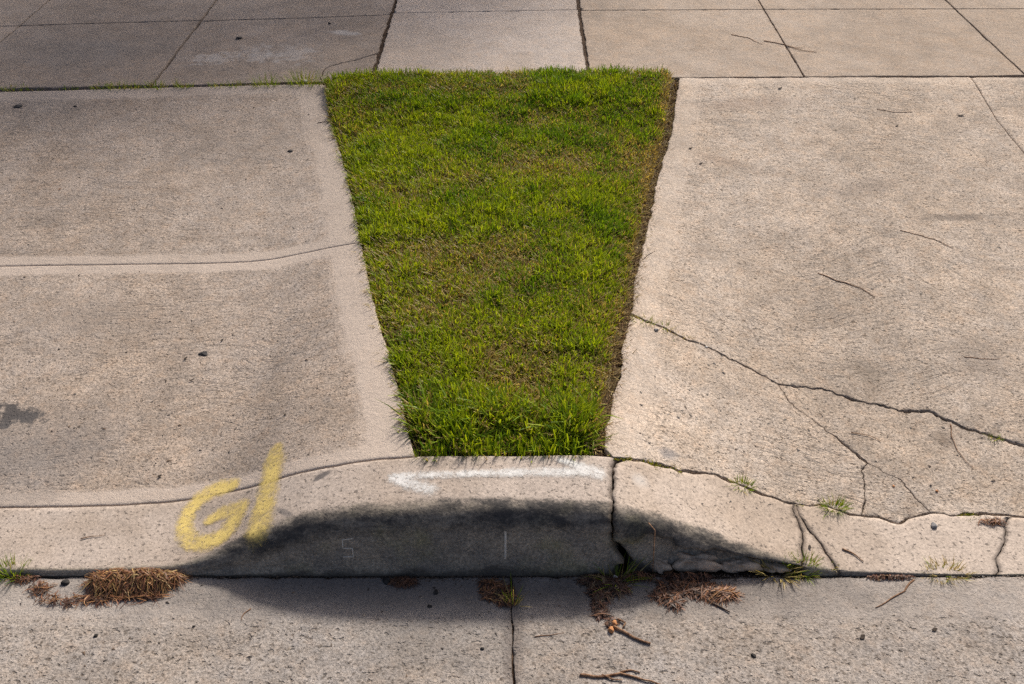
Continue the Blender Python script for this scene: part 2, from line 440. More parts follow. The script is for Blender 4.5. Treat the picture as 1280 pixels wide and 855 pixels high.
# ------------------------------------------------------------------ slabs
EDG = {}
def resample(p, step):
    d = np.r_[0, np.cumsum(np.linalg.norm(np.diff(p, axis=0), axis=1))]
    n = max(2, int(d[-1] / step) + 1)
    s = np.linspace(0, d[-1], n)
    return np.stack([np.interp(s, d, p[:, 0]), np.interp(s, d, p[:, 1])], 1), s
def tang_norm(p):
    t = np.gradient(p, axis=0); t /= np.linalg.norm(t, axis=1)[:, None] + 1e-9
    return np.stack([-t[:, 1], t[:, 0]], 1)
def E(name, px, w=.003, jit=0., margin=0., step=.02, wvar=0., crack=False, world=False, wts=None):
    """an edge shared by slabs: pixel polyline, gap width (m), raggedness"""
    p = np.asarray(px, float) if world else unproj(px)[:, :2]
    raw, _ = resample(p, .002)
    seed = sum(map(ord, name))
    step = step * (.66 if crack and step < .006 else 1)
    q, s = resample(p, step)
    if jit:
        L = s[-1]; win = np.minimum(1, np.minimum(s, L - s) / .03)
        n = (fbm(s * 22, s * 0 + seed, seed, 4) - .5) * 2.6 * jit
        n2 = (fbm(s * 110, s * 0 + seed, seed + 5, 2) - .5) * (jit * 1.5 if crack and step < .006 else jit * .6)
        q = q + tang_norm(q) * ((n + n2) * win)[:, None]
    ww = np.full(len(q), w)
    if wts is not None:
        ww = np.interp(s / s[-1], np.linspace(0, 1, len(wts)), wts)
    if wvar:
        ww = ww * np.clip(1 + wvar * (fbm(s * 38, s * 0 + seed * 3, seed + 9, 3) - .5) * 3.2, .14, 3)
    EDG[name] = dict(p=q, w=ww, margin=margin, crack=crack)

def build_outline(sides):
    segs = []
    for nm, d in sides:
        e = EDG[nm]; p = e['p'][::d]; w = e['w'][::d]
        segs.append([p, w, e])
    allp = np.concatenate([s[0][:-1] for s in segs])
    area = .5 * np.sum(allp[:, 0] * np.roll(allp[:, 1], -1) - np.roll(allp[:, 0], -1) * allp[:, 1])
    if area < 0:
        segs = [[p[::-1], w[::-1], e] for p, w, e in segs[::-1]]
    offs = []
    for p, w, e in segs:
        n = tang_norm(p); offs.append((p + n * (w / 2)[:, None], n))
    out = []; sid = []
    m = len(segs)
    for i in range(m):
        p, w, e = segs[i]; q, n = offs[i]
        pp, pw, pe = segs[i - 1]; pq, pn = offs[i - 1]
        na, nb = pn[-1], n[0]; hw = (pw[-1] + w[0]) / 4
        den = max(.3, 1 + float(na @ nb))
        out.append(p[0] + (na * pw[-1] / 2 + nb * w[0] / 2) / den); sid.append(i)
        for k in range(1, len(p) - 1):
            if np.linalg.norm(p[k] - p[0]) > w[k] * 1.1 + .001 and np.linalg.norm(p[k] - p[-1]) > w[k] * 1.1 + .001:
                out.append(q[k]); sid.append(i)
    out = np.array(out)
    keep = np.linalg.norm(out - np.roll(out, 1, axis=0), axis=1) > .0012
    return out[keep], segs

def seg_dist(P, A, B, chunk=4000):
    r = np.empty(len(P))
    AB = B - A; L = (AB ** 2).sum(1) + 1e-12
    for i in range(0, len(P), chunk):
        p = P[i:i + chunk, None]
        t = np.clip(((p - A) * AB).sum(2) / L, 0, 1)
        dd = p - A - t[..., None] * AB
        r[i:i + chunk] = np.sqrt((dd ** 2).sum(2).min(1))
    return r
def inside(P, O, chunk=4000):
    x0, y0 = O[:, 0], O[:, 1]; x1, y1 = np.roll(x0, -1), np.roll(y0, -1)
    r = np.zeros(len(P), bool)
    for i in range(0, len(P), chunk):
        x = P[i:i + chunk, 0][:, None]; y = P[i:i + chunk, 1][:, None]
        c = (y0 > y) != (y1 > y)
        xi = (x1 - x0) * (y - y0) / (y1 - y0 + 1e-15) + x0
        r[i:i + chunk] = (np.sum(c & (x < xi), 1) % 2) == 1
    return r
def slab(name, sides, mat, parent, r=.004, grid=.03, depth=.06, dz=0., tilt=(0, 0), zf=Z, label=None):
    O, segs = build_outline(sides)
    n = tang_norm(np.vstack([O[-1], O, O[0]]))[1:-1]
    A, B = O, np.roll(O, -1, axis=0)
    pts = [O]
    for d in (.0009, .4 * r, r, 2.2 * r):
        q = O + n * d
        q = q[inside(q, O)]
        if len(q):
            q = q[seg_dist(q, A, B) > d * .85]; pts.append(q)
    lo, hi = O.min(0), O.max(0)
    gx, gy = np.meshgrid(np.arange(lo[0], hi[0], grid), np.arange(lo[1], hi[1], grid))
    g = np.stack([gx.ravel(), gy.ravel()], 1)
    g += (RNG.random(g.shape) - .5) * grid * .5
    g = g[inside(g, O)]; g = g[seg_dist(g, A, B) > r * 2.2]
    pts.append(g)
    allp = np.vstack(pts); nO = len(O)
    res = delaunay_2d_cdt([Vector(p) for p in allp], [], [list(range(nO))], 1, 1e-6)
    V = np.array([(v.x, v.y) for v in res[0]]); F = [list(f) for f in res[2]]
    d = seg_dist(V, A, B)
    dck = np.full(len(V), 9.)
    for p_, w_, e_ in segs:
        if e_['crack'] and len(p_) > 25: dck = np.minimum(dck, seg_dist(V, p_[:-1], p_[1:]) - w_.max() * .5)
    spall = sstep(.60, .72, fbm(V[:, 0] * 26, V[:, 1] * 26, 8, 3))
    rl = np.where(dck < d + .004, .0012 + .008 * spall, r)
    k = np.clip(d / rl, 0, 1)
    chip = .75 + .8 * fbm(V[:, 0] * 60, V[:, 1] * 60, 8, 2)
    drop = np.minimum(rl, .005) * (1 - np.sqrt(np.clip(1 - (1 - k) ** 2, 0, 1))) * chip
    c = V.mean(0)
    z = zf(V[:, 0], V[:, 1]) - drop + dz + tilt[0] * (V[:, 0] - c[0]) + tilt[1] * (V[:, 1] - c[1])
    ed = np.full(len(V), 3.0); ck = np.full(len(V), .05)
    for p, w, e in segs:
        dd = seg_dist(V, p[:-1], p[1:])
        if e['margin'] > 0: ed = np.minimum(ed, dd / e['margin'])
        if e['crack']: ck = np.minimum(ck, np.clip(dd - .5 * w.mean(), 0, .05))
    # skirt down from every boundary edge
    cnt = {}
    for f in F:
        for a, b in zip(f, f[1:] + f[:1]):
            cnt[(a, b)] = 1
    bd = [(a, b) for (a, b) in cnt if (b, a) not in cnt]
    vs = {v for ab in bd for v in ab}
    idx = {v: len(V) + i for i, v in enumerate(vs)}
    lv = np.array(list(vs))
    VV = np.vstack([np.c_[V, z], np.c_[V[lv], z[lv] - depth]])
    F += [[b, a, idx[a], idx[b]] for a, b in bd]
    ed = np.r_[ed, ed[lv]]; ck = np.r_[ck, ck[lv] * 0]
    o = mesh_obj(name, VV, F, mat, parent, attrs={'edge': ed, 'crk': ck})
    if label: o['label'] = label
    return o

def split_edge(e, pa, name):
    i = int(np.argmin(np.linalg.norm(e['p'] - pa, axis=1))); i = min(max(i, 2), len(e['p']) - 3)
    e['p'][i] = pa
    EDG[name + 'a'] = dict(e, p=e['p'][:i + 1].copy(), w=e['w'][:i + 1])
    EDG[name + 'b'] = dict(e, p=e['p'][i:].copy(), w=e['w'][i:])
# ---- sidewalk --------------------------------------------------------
sidewalk = empty('sidewalk'); tag(sidewalk, kind='structure')
VX = {'a': -390, 'b': -165, 'c': 62, 'd': 270, 'e': 495, 'f': 722, 'g': 948, 'h': 1182, 'i': 1410, 'j': 1640}
def vx(k, y): return 648 + (VX[k] - 648) * (y + 500) / 500
front = {'a': 124, 'b': 118, 'c': 113, 'd': 107, 'e': 100, 'f': 98, 'g': 96, 'h': 94, 'i': 93, 'j': 92}
mid = {'a': 42, 'b': 38, 'c': 32, 'd': 25.5, 'e': 17.5, 'f': 13, 'g': 11.5, 'h': 11, 'i': 11, 'j': 11}
back = {k: -58 for k in VX}
keys = list(VX)
for k in keys:
    wide = k in 'ef'
    kw = dict(w=.017 if k == 'e' else .016, jit=.003, wvar=.35, step=.008, crack=True) if wide else dict(w=.0055, jit=.0012, step=.012, crack=True, wvar=.3)
    E('v1' + k, [(vx(k, front[k]), front[k]), (vx(k, mid[k]), mid[k])], **kw)
    E('v2' + k, [(vx(k, mid[k]), mid[k]), (vx(k, back[k]), back[k])], **kw)
for a, b in zip(keys, keys[1:]):
    w = .003 if a == 'e' else .0055
    E('fr' + a, [(vx(a, front[a]), front[a]), (vx(b, front[b]), front[b])], w=.008, jit=.003, step=.012, crack=True)
    E('md' + a, [(vx(a, mid[a]), mid[a]), (vx(b, mid[b]), mid[b])], w=w, jit=.001, step=.012, crack=True)
    E('bk' + a, [(vx(a, back[a]), back[a]), (vx(b, back[b]), back[b])], w=.01)
pc, pe = unproj([(401, 101.6), (vx('e', 64), 64)])[:, :2]
split_edge(EDG['frd'], pc, 'frd'); split_edge(EDG['v1e'], pe, 'v1e')
E('cS', [(401, 101.6), (403, 90), (408, 84), (420, 79), (445, 74), (vx('e', 64), 64)], jit=.004, step=.005, wvar=.8, crack=True, w=.003)
for a, b in zip(keys, keys[1:]):
    m = M['walk_new'] if a == 'e' else (M['walk_left'] if a in 'abcd' else M['walk_right'])
    dz = {'e': .004, 'd': -.003}.get(a, random.uniform(-.001, .001))
    if a == 'd':
        slab('slab', [('frda', 1), ('cS', 1), ('v1eb', 1), ('mdd', -1), ('v1d', -1)], m, sidewalk, r=.006, dz=dz)
        slab('slab', [('frdb', 1), ('v1ea', 1), ('cS', -1)], m, sidewalk, r=.004, dz=dz - .001, label='cracked off corner of the grey sidewalk slab')
    elif a == 'e':
        slab('slab', [('fre', 1), ('v1f', 1), ('mde', -1), ('v1eb', -1), ('v1ea', -1)], m, sidewalk, r=.006, dz=dz)
    else:
        slab('slab', [('fr' + a, 1), ('v1' + b, 1), ('md' + a, -1), ('v1' + a, -1)], m, sidewalk, r=.006, dz=dz)
    slab('slab', [('md' + a, 1), ('v2' + b, 1), ('bk' + a, -1), ('v2' + a, -1)], m, sidewalk, r=.006, dz=dz)

# ---- left driveway ---------------------------------------------------
drive_l = empty('driveway'); tag(drive_l, kind='structure')
E('lTop', [(-560, 131.5), (-165, 119.5), (0, 114), (200, 109), (398, 104.5), (407, 105.5)], w=.006, margin=.085, jit=.002, step=.012)
E('lR1', [(407, 105.5), (416, 157), (435, 217), (452, 303)], w=.004, margin=.10, jit=.003, step=.012)
E('lR2', [(452, 303), (467, 374), (499, 482), (520, 570)], w=.004, margin=.105, jit=.003, step=.012)
E('lMid', [(-700, 352), (-250, 339), (0, 332.5), (255, 329), (311, 327), (375, 317), (452, 303)], w=.0022, margin=.048, jit=.001, step=.012, wts=[.0018, .0018, .0018, .0016, .0012, .0008])
E('lBot', [(-640, 668), (-300, 646), (0, 634), (150, 631), (205, 627), (280, 615), (330, 604), (420, 582), (480, 573), (520, 570)], w=.003, margin=.045, jit=.001, step=.01, wts=[.0025, .0025, .0022, .0018, .0018, .0015, .0015, .002])
E('lL1', [(-560, 131.5), (-700, 352)]); E('lL2', [(-700, 352), (-640, 668)])
slab('slab', [('lTop', 1), ('lR1', 1), ('lMid', -1), ('lL1', -1)], M['apron_left'], drive_l, r=.004)
slab('slab', [('lMid', 1), ('lR2', 1), ('lBot', -1), ('lL2', -1)], M['apron_left'], drive_l, r=.004)

# ---- right driveway, broken by cracks --------------------------------
drive_r = empty('driveway'); tag(drive_r, kind='structure')
E('rTop', [(849, 97), (955, 97), (1060, 96), (1140, 96.8), (1213, 95.8)], w=.005, margin=.055, jit=.004, step=.01)
E('rTop2', [(1213, 95.8), (1400, 95), (1700, 94)], w=.005, margin=.04, jit=.003)
E('rL1', [(849, 97), (839, 165), (820, 232), (803, 311), (791, 360), (788, 393)], w=.002, margin=.085, jit=.005, step=.007)
E('rL2', [(788, 393), (776, 435), (777, 455), (775, 473), (767, 487), (763, 519), (756, 539), (754, 560), (768, 573)], w=.002, margin=.10, jit=.004, step=.006)
E('rJ', [(1213, 95.8), (1245, 148), (1280, 191), (1500, 500), (1640, 690)], w=.0022, jit=.0015, step=.012)
E('cA1', [(788, 393), (831, 410), (862, 426), (883, 433), (928, 456), (960, 472), (972, 480)], jit=.004, step=.005, wvar=.7, crack=True, wts=[0.0087, 0.0050, 0.0028, 0.0025, 0.0022])
E('cA2', [(972, 480), (1025, 487), (1070, 500), (1107, 507), (1126, 514), (1162, 514), (1205, 534), (1242, 547), (1280, 557), (1340, 580), (1510, 625), (1583, 612)], jit=.005, step=.005, wvar=.8, crack=True, wts=[0.0019, 0.0019, 0.0037, 0.0050, 0.0037, 0.0025, 0.0022, 0.0031, 0.0031])
E('cD1', [(972, 480), (987, 502), (1025, 532), (1055, 555), (1085, 579)], jit=.004, step=.005, wvar=.7, crack=True, wts=[0.0007, 0.0009, 0.0012, 0.0031, 0.0056])
E('cD2', [(1085, 579), (1126, 600), (1147, 625), (1164, 641)], jit=.004, step=.005, wvar=.6, crack=True, wts=[0.0012, 0.0006, 0.0019, 0.0007])
E('cF', [(1085, 579), (1077, 588), (1082, 614), (1077, 645)], jit=.004, step=.005, wvar=.6, crack=True, wts=[0.0012, 0.0014, 0.0015, 0.0019])
E('cB1', [(768, 573), (800, 576), (849, 589), (890, 591), (920, 604), (950, 617), (987, 629)], jit=.004, step=.005, wvar=.6, crack=True, wts=[0.0112, 0.0087, 0.0074, 0.0068, 0.0068])
E('cB2', [(987, 629), (1025, 631), (1062, 644), (1077, 645)], jit=.004, step=.005, wvar=.6, crack=True, w=0.0059)
E('cB3', [(1077, 645), (1100, 647), (1122, 655), (1134, 648), (1164, 641)], jit=.003, step=.005, wvar=.7, crack=True, w=0.0046)
E('cB4', [(1164, 641), (1194, 644), (1231, 642), (1275, 646)], jit=.004, step=.005, wvar=.6, crack=True, w=0.0072)
E('cB5', [(1275, 646), (1400, 655), (1621, 672)], jit=.004, step=.006, wvar=.5, crack=True, w=0.0052)
# rJ split where the cracks reach it
_rj = EDG.pop('rJ')
split_edge(_rj, EDG['cA2']['p'][-1].copy(), 'rJ')
split_edge(EDG['rJb'], EDG['cB5']['p'][-1].copy(), 'rK')
slab('slab', [('rL1', 1), ('cA1', 1), ('cA2', 1), ('rJa', -1), ('rTop', -1)], M['apron_right'], drive_r, r=.005, dz=.0008, label='largest piece of the cracked slab, ending at the long crack')
slab('slab', [('rL2', 1), ('cB1', 1), ('cB2', 1), ('cF', -1), ('cD1', -1), ('cA1', -1)], M['apron_right'], drive_r, r=.004, dz=.0)
slab('slab', [('cF', 1), ('cB3', 1), ('cD2', -1)], M['apron_right'], drive_r, r=.003, dz=-.0005)
slab('slab', [('cD1', 1), ('cD2', 1), ('cB4', 1), ('cB5', 1), ('rKa', -1), ('cA2', -1)], M['apron_right'], drive_r, r=.004, dz=-.001)
E('rR', [(1700, 94), (2300, 690)]); E('rBt', [(1621, 672), (2300, 690)], w=.006)
EDG['rBt']['p'][0] = EDG['cB5']['p'][-1]
slab('slab', [('rTop2', 1), ('rR', 1), ('rBt', -1), ('rKa', -1), ('rJa', -1)], M['apron_right'], drive_r, r=.005, dz=-.001)

# ---- gutter ----------------------------------------------------------
gutter = empty('gutter'); tag(gutter, kind='structure')
def zg(x, y): return .045 * (YG - np.asarray(y, float)) + .002 * (fbm(np.asarray(x) * 5, np.asarray(y) * 5, 4, 3) - .5)
xj = -.002
yb0, yb1 = .815, YG - .002
gx = lambda y: xj + .004 * (1.2 - y)
E('gB1', [(-3.2, yb1), (xj, yb1)], w=.004, margin=.125, jit=.002, step=.012, world=True, crack=True)
E('gB2', [(xj, yb1), (3.2, yb1)], w=.003, margin=.118, jit=.002, step=.012, world=True, crack=True)
E('gJ', [(xj, yb1), (xj + .004, 1.22), (xj + .006, yb0)], w=.004, jit=.0022, step=.006, world=True, crack=True, wvar=.8)
E('gF1', [(-3.2, yb0), (xj + .006, yb0)], w=.004, world=True); E('gF2', [(xj + .006, yb0), (3.2, yb0)], w=.004, world=True)
E('gL', [(-3.2, yb0), (-3.2, yb1)], world=True); E('gR', [(3.2, yb0), (3.2, yb1)], world=True)
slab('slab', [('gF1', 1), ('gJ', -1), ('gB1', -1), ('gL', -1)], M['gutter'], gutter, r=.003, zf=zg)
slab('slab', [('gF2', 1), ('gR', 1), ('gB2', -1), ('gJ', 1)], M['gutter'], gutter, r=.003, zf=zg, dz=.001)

# ---- kerb ------------------------------------------------------------
curb = empty('curb'); tag(curb, kind='structure')
NF, NA, NTOP = 14, 10, 16
def curb_profile(x, yback):
    """rows of (y, z, prof) from under the gutter over the nose to the back"""
    h = Hc(x); r = curb_r(x); b = curb_b(x)
    rows = [(YG + 0 * x, -.05 + 0 * x, -.1)]
    for i in range(NF):
        f = i / (NF - 1); rows.append((YG + b * f, (h - r) * f, .62 * f))
    for i in range(1, NA + 1):
        a = math.pi / 2 * i / NA
        rows.append((YG + b + r * (1 - math.cos(a)), h - r + r * math.sin(a), .62 + .38 * i / NA))
    y0 = YG + b + r
    for i in range(1, NTOP + 1):
        f = i / NTOP; y = y0 + (yback - y0) * f
        rows.append((y, Z(x, y), 1 + 10 * (y - y0)))
    e = .003
    rows.append((yback + e * .7, Z(x, yback) - e * .5, 3)); rows.append((yback + e, Z(x, yback) - e * 1.6, 3)); rows.append((yback + e, Z(x, yback) - .06, 3))
    return rows
def curb_seg(name, xl, xr, yback, mat, step=.008, erode=None, label=None, crackL=True, crackR=True):
    """xl, xr: (prof-> x) samples as list of (prof, x)"""
    K = 1 + NF + NA + NTOP + 3
    base = curb_profile(np.array([0.]), np.array([YB]))
    pf = np.array([float(np.ravel(r[2])[0]) for r in base])          # rows' prof at mid kerb
    def xs(spec, seed, jit):
        s = np.asarray(spec, float)
        x = np.interp(pf, s[:, 0], s[:, 1])
        return x + (fbm(np.arange(K) * .8, np.zeros(K) + seed, seed, 3) - .5) * jit
    # (both sides of a crack share their raggedness)
    XL = xs(xl, 9, .016 if crackL else 0); XR = xs(xr, 9, .016 if crackR else 0)
    n = int((XR.mean() - XL.mean()) / step) + 2
    u = np.linspace(0, 1, n)
    u = np.sort(np.r_[u, .0015 / max(.05, XR.mean() - XL.mean()), 1 - .0015 / max(.05, XR.mean() - XL.mean())]); n = len(u)
    V = np.zeros((K, n, 3)); PR = np.zeros((K, n)); TL = np.zeros((K, n)); CK = np.full((K, n), .05)
    for k in range(K):
        x = XL[k] + (XR[k] - XL[k]) * u
        y, z, p = curb_profile(x, yback(x))[k]
        p = np.zeros(n) + p
        nz = (fbm(x * 30, np.zeros(n) + k * .35, 21, 4) - .5)
        fa = np.clip((1.05 - p) * 4, 0, 1) * (p > 0)
        y = y + nz * .008 * fa * np.clip(Hc(x) / .05, 0, 1)
        z = z + (fbm(x * 14, y * 14, 31, 3) - .5) * .002 * (p > .6)
        if erode is not None and 0 <= k: y = y + erode(x, z, p)
        dL, dR = x - XL[k], XR[k] - x
        if crackL: CK[k] = np.minimum(CK[k], dL)
        if crackR: CK[k] = np.minimum(CK[k], dR)
        # arris lost along the crack
        dd = np.minimum(dL if crackL else 1, dR if crackR else 1)
        lost = (.004 * sstep(.0022, 0, dd) + .012 * sstep(.012, 0, dd) * sstep(.55, .72, fbm(np.zeros(n) + k * .45, x * 8, 63, 3))) * np.clip((Hc(x)) / .05, .3, 1)
        z = z - lost * (p >= .8); y = y + lost * (p < .9) * (p > 0)
        V[k, :, 0] = x; V[k, :, 1] = y; V[k, :, 2] = z; PR[k] = p; TL[k] = Hc(x)
    idx = np.arange(K * n).reshape(K, n)
    F = np.stack([idx[:-1, :-1], idx[:-1, 1:], idx[1:, 1:], idx[1:, :-1]], -1).reshape(-1, 4).tolist()
    F.append(idx[:, 0].tolist()); F.append(idx[::-1, -1].tolist())
    o = mesh_obj(name, V.reshape(-1, 3), F, mat, curb, attrs={'prof': PR.ravel(), 'tall': TL.ravel(), 'crk': CK.ravel()})
    if label: o['label'] = label
    return o
def yback_from(edges, gap=.0, default=YB):
    P = np.vstack([EDG[e]['p'] for e in edges]); Wd = np.concatenate([EDG[e]['w'] for e in edges])
    o = np.argsort(P[:, 0])
    return lambda x: np.interp(x, P[o, 0], P[o, 1] - Wd[o] / 2 - gap)
ybL = yback_from(['lBot'], .004)
xlb = EDG['lBot']['p'][:, 0].max()
def yback_main(x):
    g = unproj([(520, 571), (640, 571), (770, 573)])[:, :2]
    return np.where(x < xlb, ybL(x), np.interp(x, g[:, 0], g[:, 1]))
def xat(px, py): return at(px, py)[0]
def xface(px, yy, zz):                        # x of a pixel column where depth is known
    return (px - 640) / FPX * (yy * CP + (H - zz) * SP)
# crack through the kerb by the lawn's corner (prof, x)
D = [(-.1, xface(779, YG, 0)), (0, xface(777, YG, 0)), (.12, xface(783, YG, .02)), (.3, xface(778, YG + .01, .06)), (.5, xface(765, YG + .02, .10)),
     (.8, xface(764, YG + .04, .13)), (.95, xface(768, YG + .05, .15)), (1.2, xface(764, YG + .08, .15)), (1.9, xface(768, YB - .04, .15)), (2.4, xface(773, YB, .15)), (3, xface(773, YB, .15))]
D = np.array(D); g = .0022
C = np.array([(-.1, xat(1048, 712)), (.9, xat(1046, 707)), (1.3, xat(1032, 685)), (1.8, xat(1010, 662)), (2.3, xat(995, 641)), (3, xat(987, 630))])
C2 = np.array([(-.1, xat(1003, 712)), (.9, xat(1002, 700)), (1.3, xat(1003, 685)), (1.7, xat(1005, 668)), (2.2, xat(994, 642)), (3, xat(986, 630))])
Ee = np.array([(-.1, xat(1242, 714)), (.9, xat(1242, 708)), (1.3, xat(1241, 690)), (1.7, xat(1255, 670)), (2.4, xat(1268, 650)), (3, xat(1272, 646))])
def sh(a, d): b = a.copy(); b[:, 1] += d; return b
def erode_main(x, z, p):                       # broken foot at the crack
    k = sstep(D[1, 1] - .03, D[1, 1] + .0, x)
    return k * .02 * (z < .03)
yR = yback_from(['cB1', 'cB2', 'cB3', 'cB4', 'cB5'], .001)
def erode_b2(x, z, p):                          # undercut where the face has fallen away
    n = fbm(x * 16, x * 0 + 2, 77, 4)
    lim = (.026 + .060 * sstep(.62, .24, x)) * (.55 + .9 * n)
    lim = np.minimum(lim, (Hc(x) - curb_r(x) * .4))
    k = sstep(lim + .004, lim - .004, z) * (p < .98) * sstep(.66, .60, x)
    return k * (.012 + .016 * fbm(x * 22, z * 40, 15, 3))
curb_seg('curb_block', [(-.1, -3.2), (3, -3.2)], sh(D, -g), yback_main, M['curb'], erode=erode_main, crackL=False, label='long curb block, full height beside the lawn and dipping to the driveway')
D2 = sh(D, g); D2[:4, 1] += (.016, .016, .014, .006)
curb_seg('curb_block', D2, sh(C2, -.0018), yR, M['curb_broken'], erode=erode_b2, label='cracked curb block with its foot broken away')
# wedge between the two forked cracks
Cw = C.copy()
curb_seg('curb_block', sh(C2, .0018), np.maximum(sh(C, -.0022), sh(C2, .003)), yR, M['curb_broken'], step=.004, label='small wedge of curb between two forked cracks')
curb_seg('curb_block', sh(C, .002), sh(Ee, -.0015), yR, M['curb_broken'], label='low cracked curb block crossing the driveway mouth')
curb_seg('curb_block', sh(Ee, .0015), [(-.1, 2.9), (3, 2.9)], lambda x: np.where(x > EDG['cB5']['p'][-1, 0], EDG['cB5']['p'][-1, 1], yR(x)), M['curb_broken'], crackR=False)

# loose lumps lying in the broken foot
def rock(name, loc, size, mat, parent=None, seed=0, sub=3, rough=.28, rot=0):
    bm = bmesh.new(); bmesh.ops.create_icosphere(bm, subdivisions=sub, radius=1)
    for v in bm.verts:
        p = v.co; n = fbm([p.x * 1.6 + p.z + seed * 3.1], [p.y * 1.6 + p.z * .7 + seed], seed, 3)[0] - .5
        f = 1 + n * rough * 2
        for ax in ((1, .2, .3), (-.5, .8, .1), (-.3, -.9, .4), (.2, .1, 1)):     # facet
            a = Vector(ax).normalized(); d = p.dot(a)
            if d > .78: f *= .78 / d
        v.co = p * f
        v.co.x *= size[0]; v.co.y *= size[1]; v.co.z *= size[2]
    me = bpy.data.meshes.new(name); bm.to_mesh(me); bm.free()
    me.polygons.foreach_set('use_smooth', [sub > 2] * len(me.polygons))
    me.materials.append(mat)
    o = bpy.data.objects.new(name, me); o.location = loc; o.rotation_euler.z = rot
    COL.objects.link(o)
    if parent: o.parent = parent
    return o
for i, (px, hx, sx, sz) in enumerate([(870, .018, .052, .026), (926, .012, .045, .018), (970, .006, .03, .011), (826, .012, .022, .018)]):
    rock('broken_chunk', (xface(px, YG + .03, .02), YG + .022, hx), (sx, .018, sz), M['rubble'], curb, seed=i + 3, sub=4, rough=.5)

# scored tick and stamped letter on the kerb face
def face_pt(x, f):                              # f 0..1 of the plane face
    h = Hc(x); r = curb_r(x); b = curb_b(x)
    nz = (fbm(np.array([x * 30]), np.array([(1 + f * (NF - 1)) * .35]), 21, 4)[0] - .5)
    return np.array([x, YG + b * f + nz * .008 * np.clip((1.05 - .62 * f) * 4, 0, 1) * min(1, h / .05), (h - r) * f])
def face_strip(name, pts, wid, mat, parent, lift=.0012):
    V = []; F = []
    pts = [np.array(p, float) for p in pts]
    dense = []
    for a, b in zip(pts, pts[1:]):
        n = max(2, int(abs(b[0] - a[0]) / .004 + abs(b[1] - a[1]) * .1 / .004))
        for i in range(n): dense.append(a + (b - a) * i / n)
    dense.append(pts[-1])
    for i, (x, f) in enumerate(dense):
        a = np.array(dense[max(i - 1, 0)]); b = np.array(dense[min(i + 1, len(dense) - 1)])
        A, B = face_pt(*a), face_pt(*b); t = B - A; t /= np.linalg.norm(t) + 1e-9
        nrm = np.array([0, -1, .15]); nrm /= np.linalg.norm(nrm)
        s = np.cross(t, nrm); s /= np.linalg.norm(s)
        c = face_pt(x, f) + nrm * lift
        V += [c - s * wid / 2 - nrm * .003, c - s * wid * .3, c + s * wid * .3, c + s * wid / 2 - nrm * .003]
        if i:
            k = 4 * i
            for j in range(3): F.append([k - 4 + j, k - 3 + j, k + j + 1, k + j])
    return mesh_obj(name, V, F, mat, parent)
xt = xface(631.5, YG + .02, .07)
face_strip('scored_line', [(xt, .38), (xt + .001, 1.0)], .006, M['pale_line'], curb)
xS = lambda px: xface(px, YG + .015, .07)
face_strip('stamped_letter', [(xS(442), .93), (xS(429), .93), (xS(429), .72), (xS(441), .72), (xS(441), .50), (xS(428), .50)], .0035, M['pale_line'], curb, .0006)['label'] = 'pale stamped letter S on the curb face'

# ------------------------------------------------------------------ sprayed marks
def paint_mark(name, strokes, mat, label, lift=.0015, parent=curb):
    """strokes: list of px polylines with width in px; sheet hugging the concrete, feathered at its rim"""
    pl = []
    for pts, w in strokes:
        p = unproj(pts)[:, :2]; q, s = resample(p, .004)
        ww = np.interp(np.linspace(0, 1, len(q)), np.linspace(0, 1, len(w)), w) / 2 * .00175
        pl.append((q, ww))
    allq = np.vstack([q for q, _ in pl]); lo = allq.min(0) - .05; hi = allq.max(0) + .05
    st = .004
    nx, ny = int((hi[0] - lo[0]) / st) + 1, int((hi[1] - lo[1]) / st) + 1
    X, Y = np.meshgrid(lo[0] + np.arange(nx) * st, lo[1] + np.arange(ny) * st)
    P2 = np.stack([X.ravel(), Y.ravel()], 1)
    fe = np.full(len(P2), -1.)
    for q, ww in pl:
        d = np.sqrt(((P2[:, None] - q[None]) ** 2).sum(2))
        fe = np.maximum(fe, (1 - d / ww[None]).max(1))
    # follow the rounded nose of the kerb
    x, y = P2[:, 0], P2[:, 1]
    h = Hc(x); r = curb_r(x); b = curb_b(x)
    yn = YG + b + r
    c = np.clip((yn - y) / r, 0, 1)
    z = np.where(y < yn, h - r + r * np.sqrt(np.clip(1 - c ** 2, 0, 1)), Z(x, y)) + lift
    ok = (fe > -.9) & (y > YG + b + r * .06)
    idx = np.arange(nx * ny).reshape(ny, nx)
    f = np.stack([idx[:-1, :-1], idx[:-1, 1:], idx[1:, 1:], idx[1:, :-1]], -1).reshape(-1, 4)
    f = f[ok[f].all(1)]
    used = np.unique(f); mp = -np.ones(nx * ny, int); mp[used] = np.arange(len(used))
    o = mesh_obj(name, np.c_[P2, z][used], mp[f], mat, parent, attrs={'feather': (fe * .5 + .5)[used]})
    o['label'] = label
    return o
paint_mark('paint_mark', [
    ([(290, 607), (270, 611), (252, 622), (238, 638), (231, 655), (232, 670), (243, 679), (262, 678), (278, 668)], [21, 25, 23, 20, 20, 21, 24, 26, 22]),
    ([(262, 651), (280, 640), (300, 634), (296, 646), (286, 662), (274, 674)], [15, 22, 22, 24, 25, 20])], M['yellow'], 'yellow sprayed letter G')
paint_mark('paint_mark', [([(345, 560), (342, 580), (338, 602), (330, 630), (326, 650), (323, 662)], [16, 26, 25, 27, 30, 31])], M['yellow'], 'yellow sprayed slanting stroke beside the G')
paint_mark('paint_mark', [
    ([(492, 597), (540, 594), (600, 592), (660, 591), (715, 590), (746, 591)], [19, 15, 15, 17, 19, 26]),
    ([(494, 598), (515, 606), (538, 611)], [18, 23, 23]), ([(700, 575), (722, 583), (745, 590)], [12, 18, 20])], M['white'], 'white sprayed arrow on the curb top')

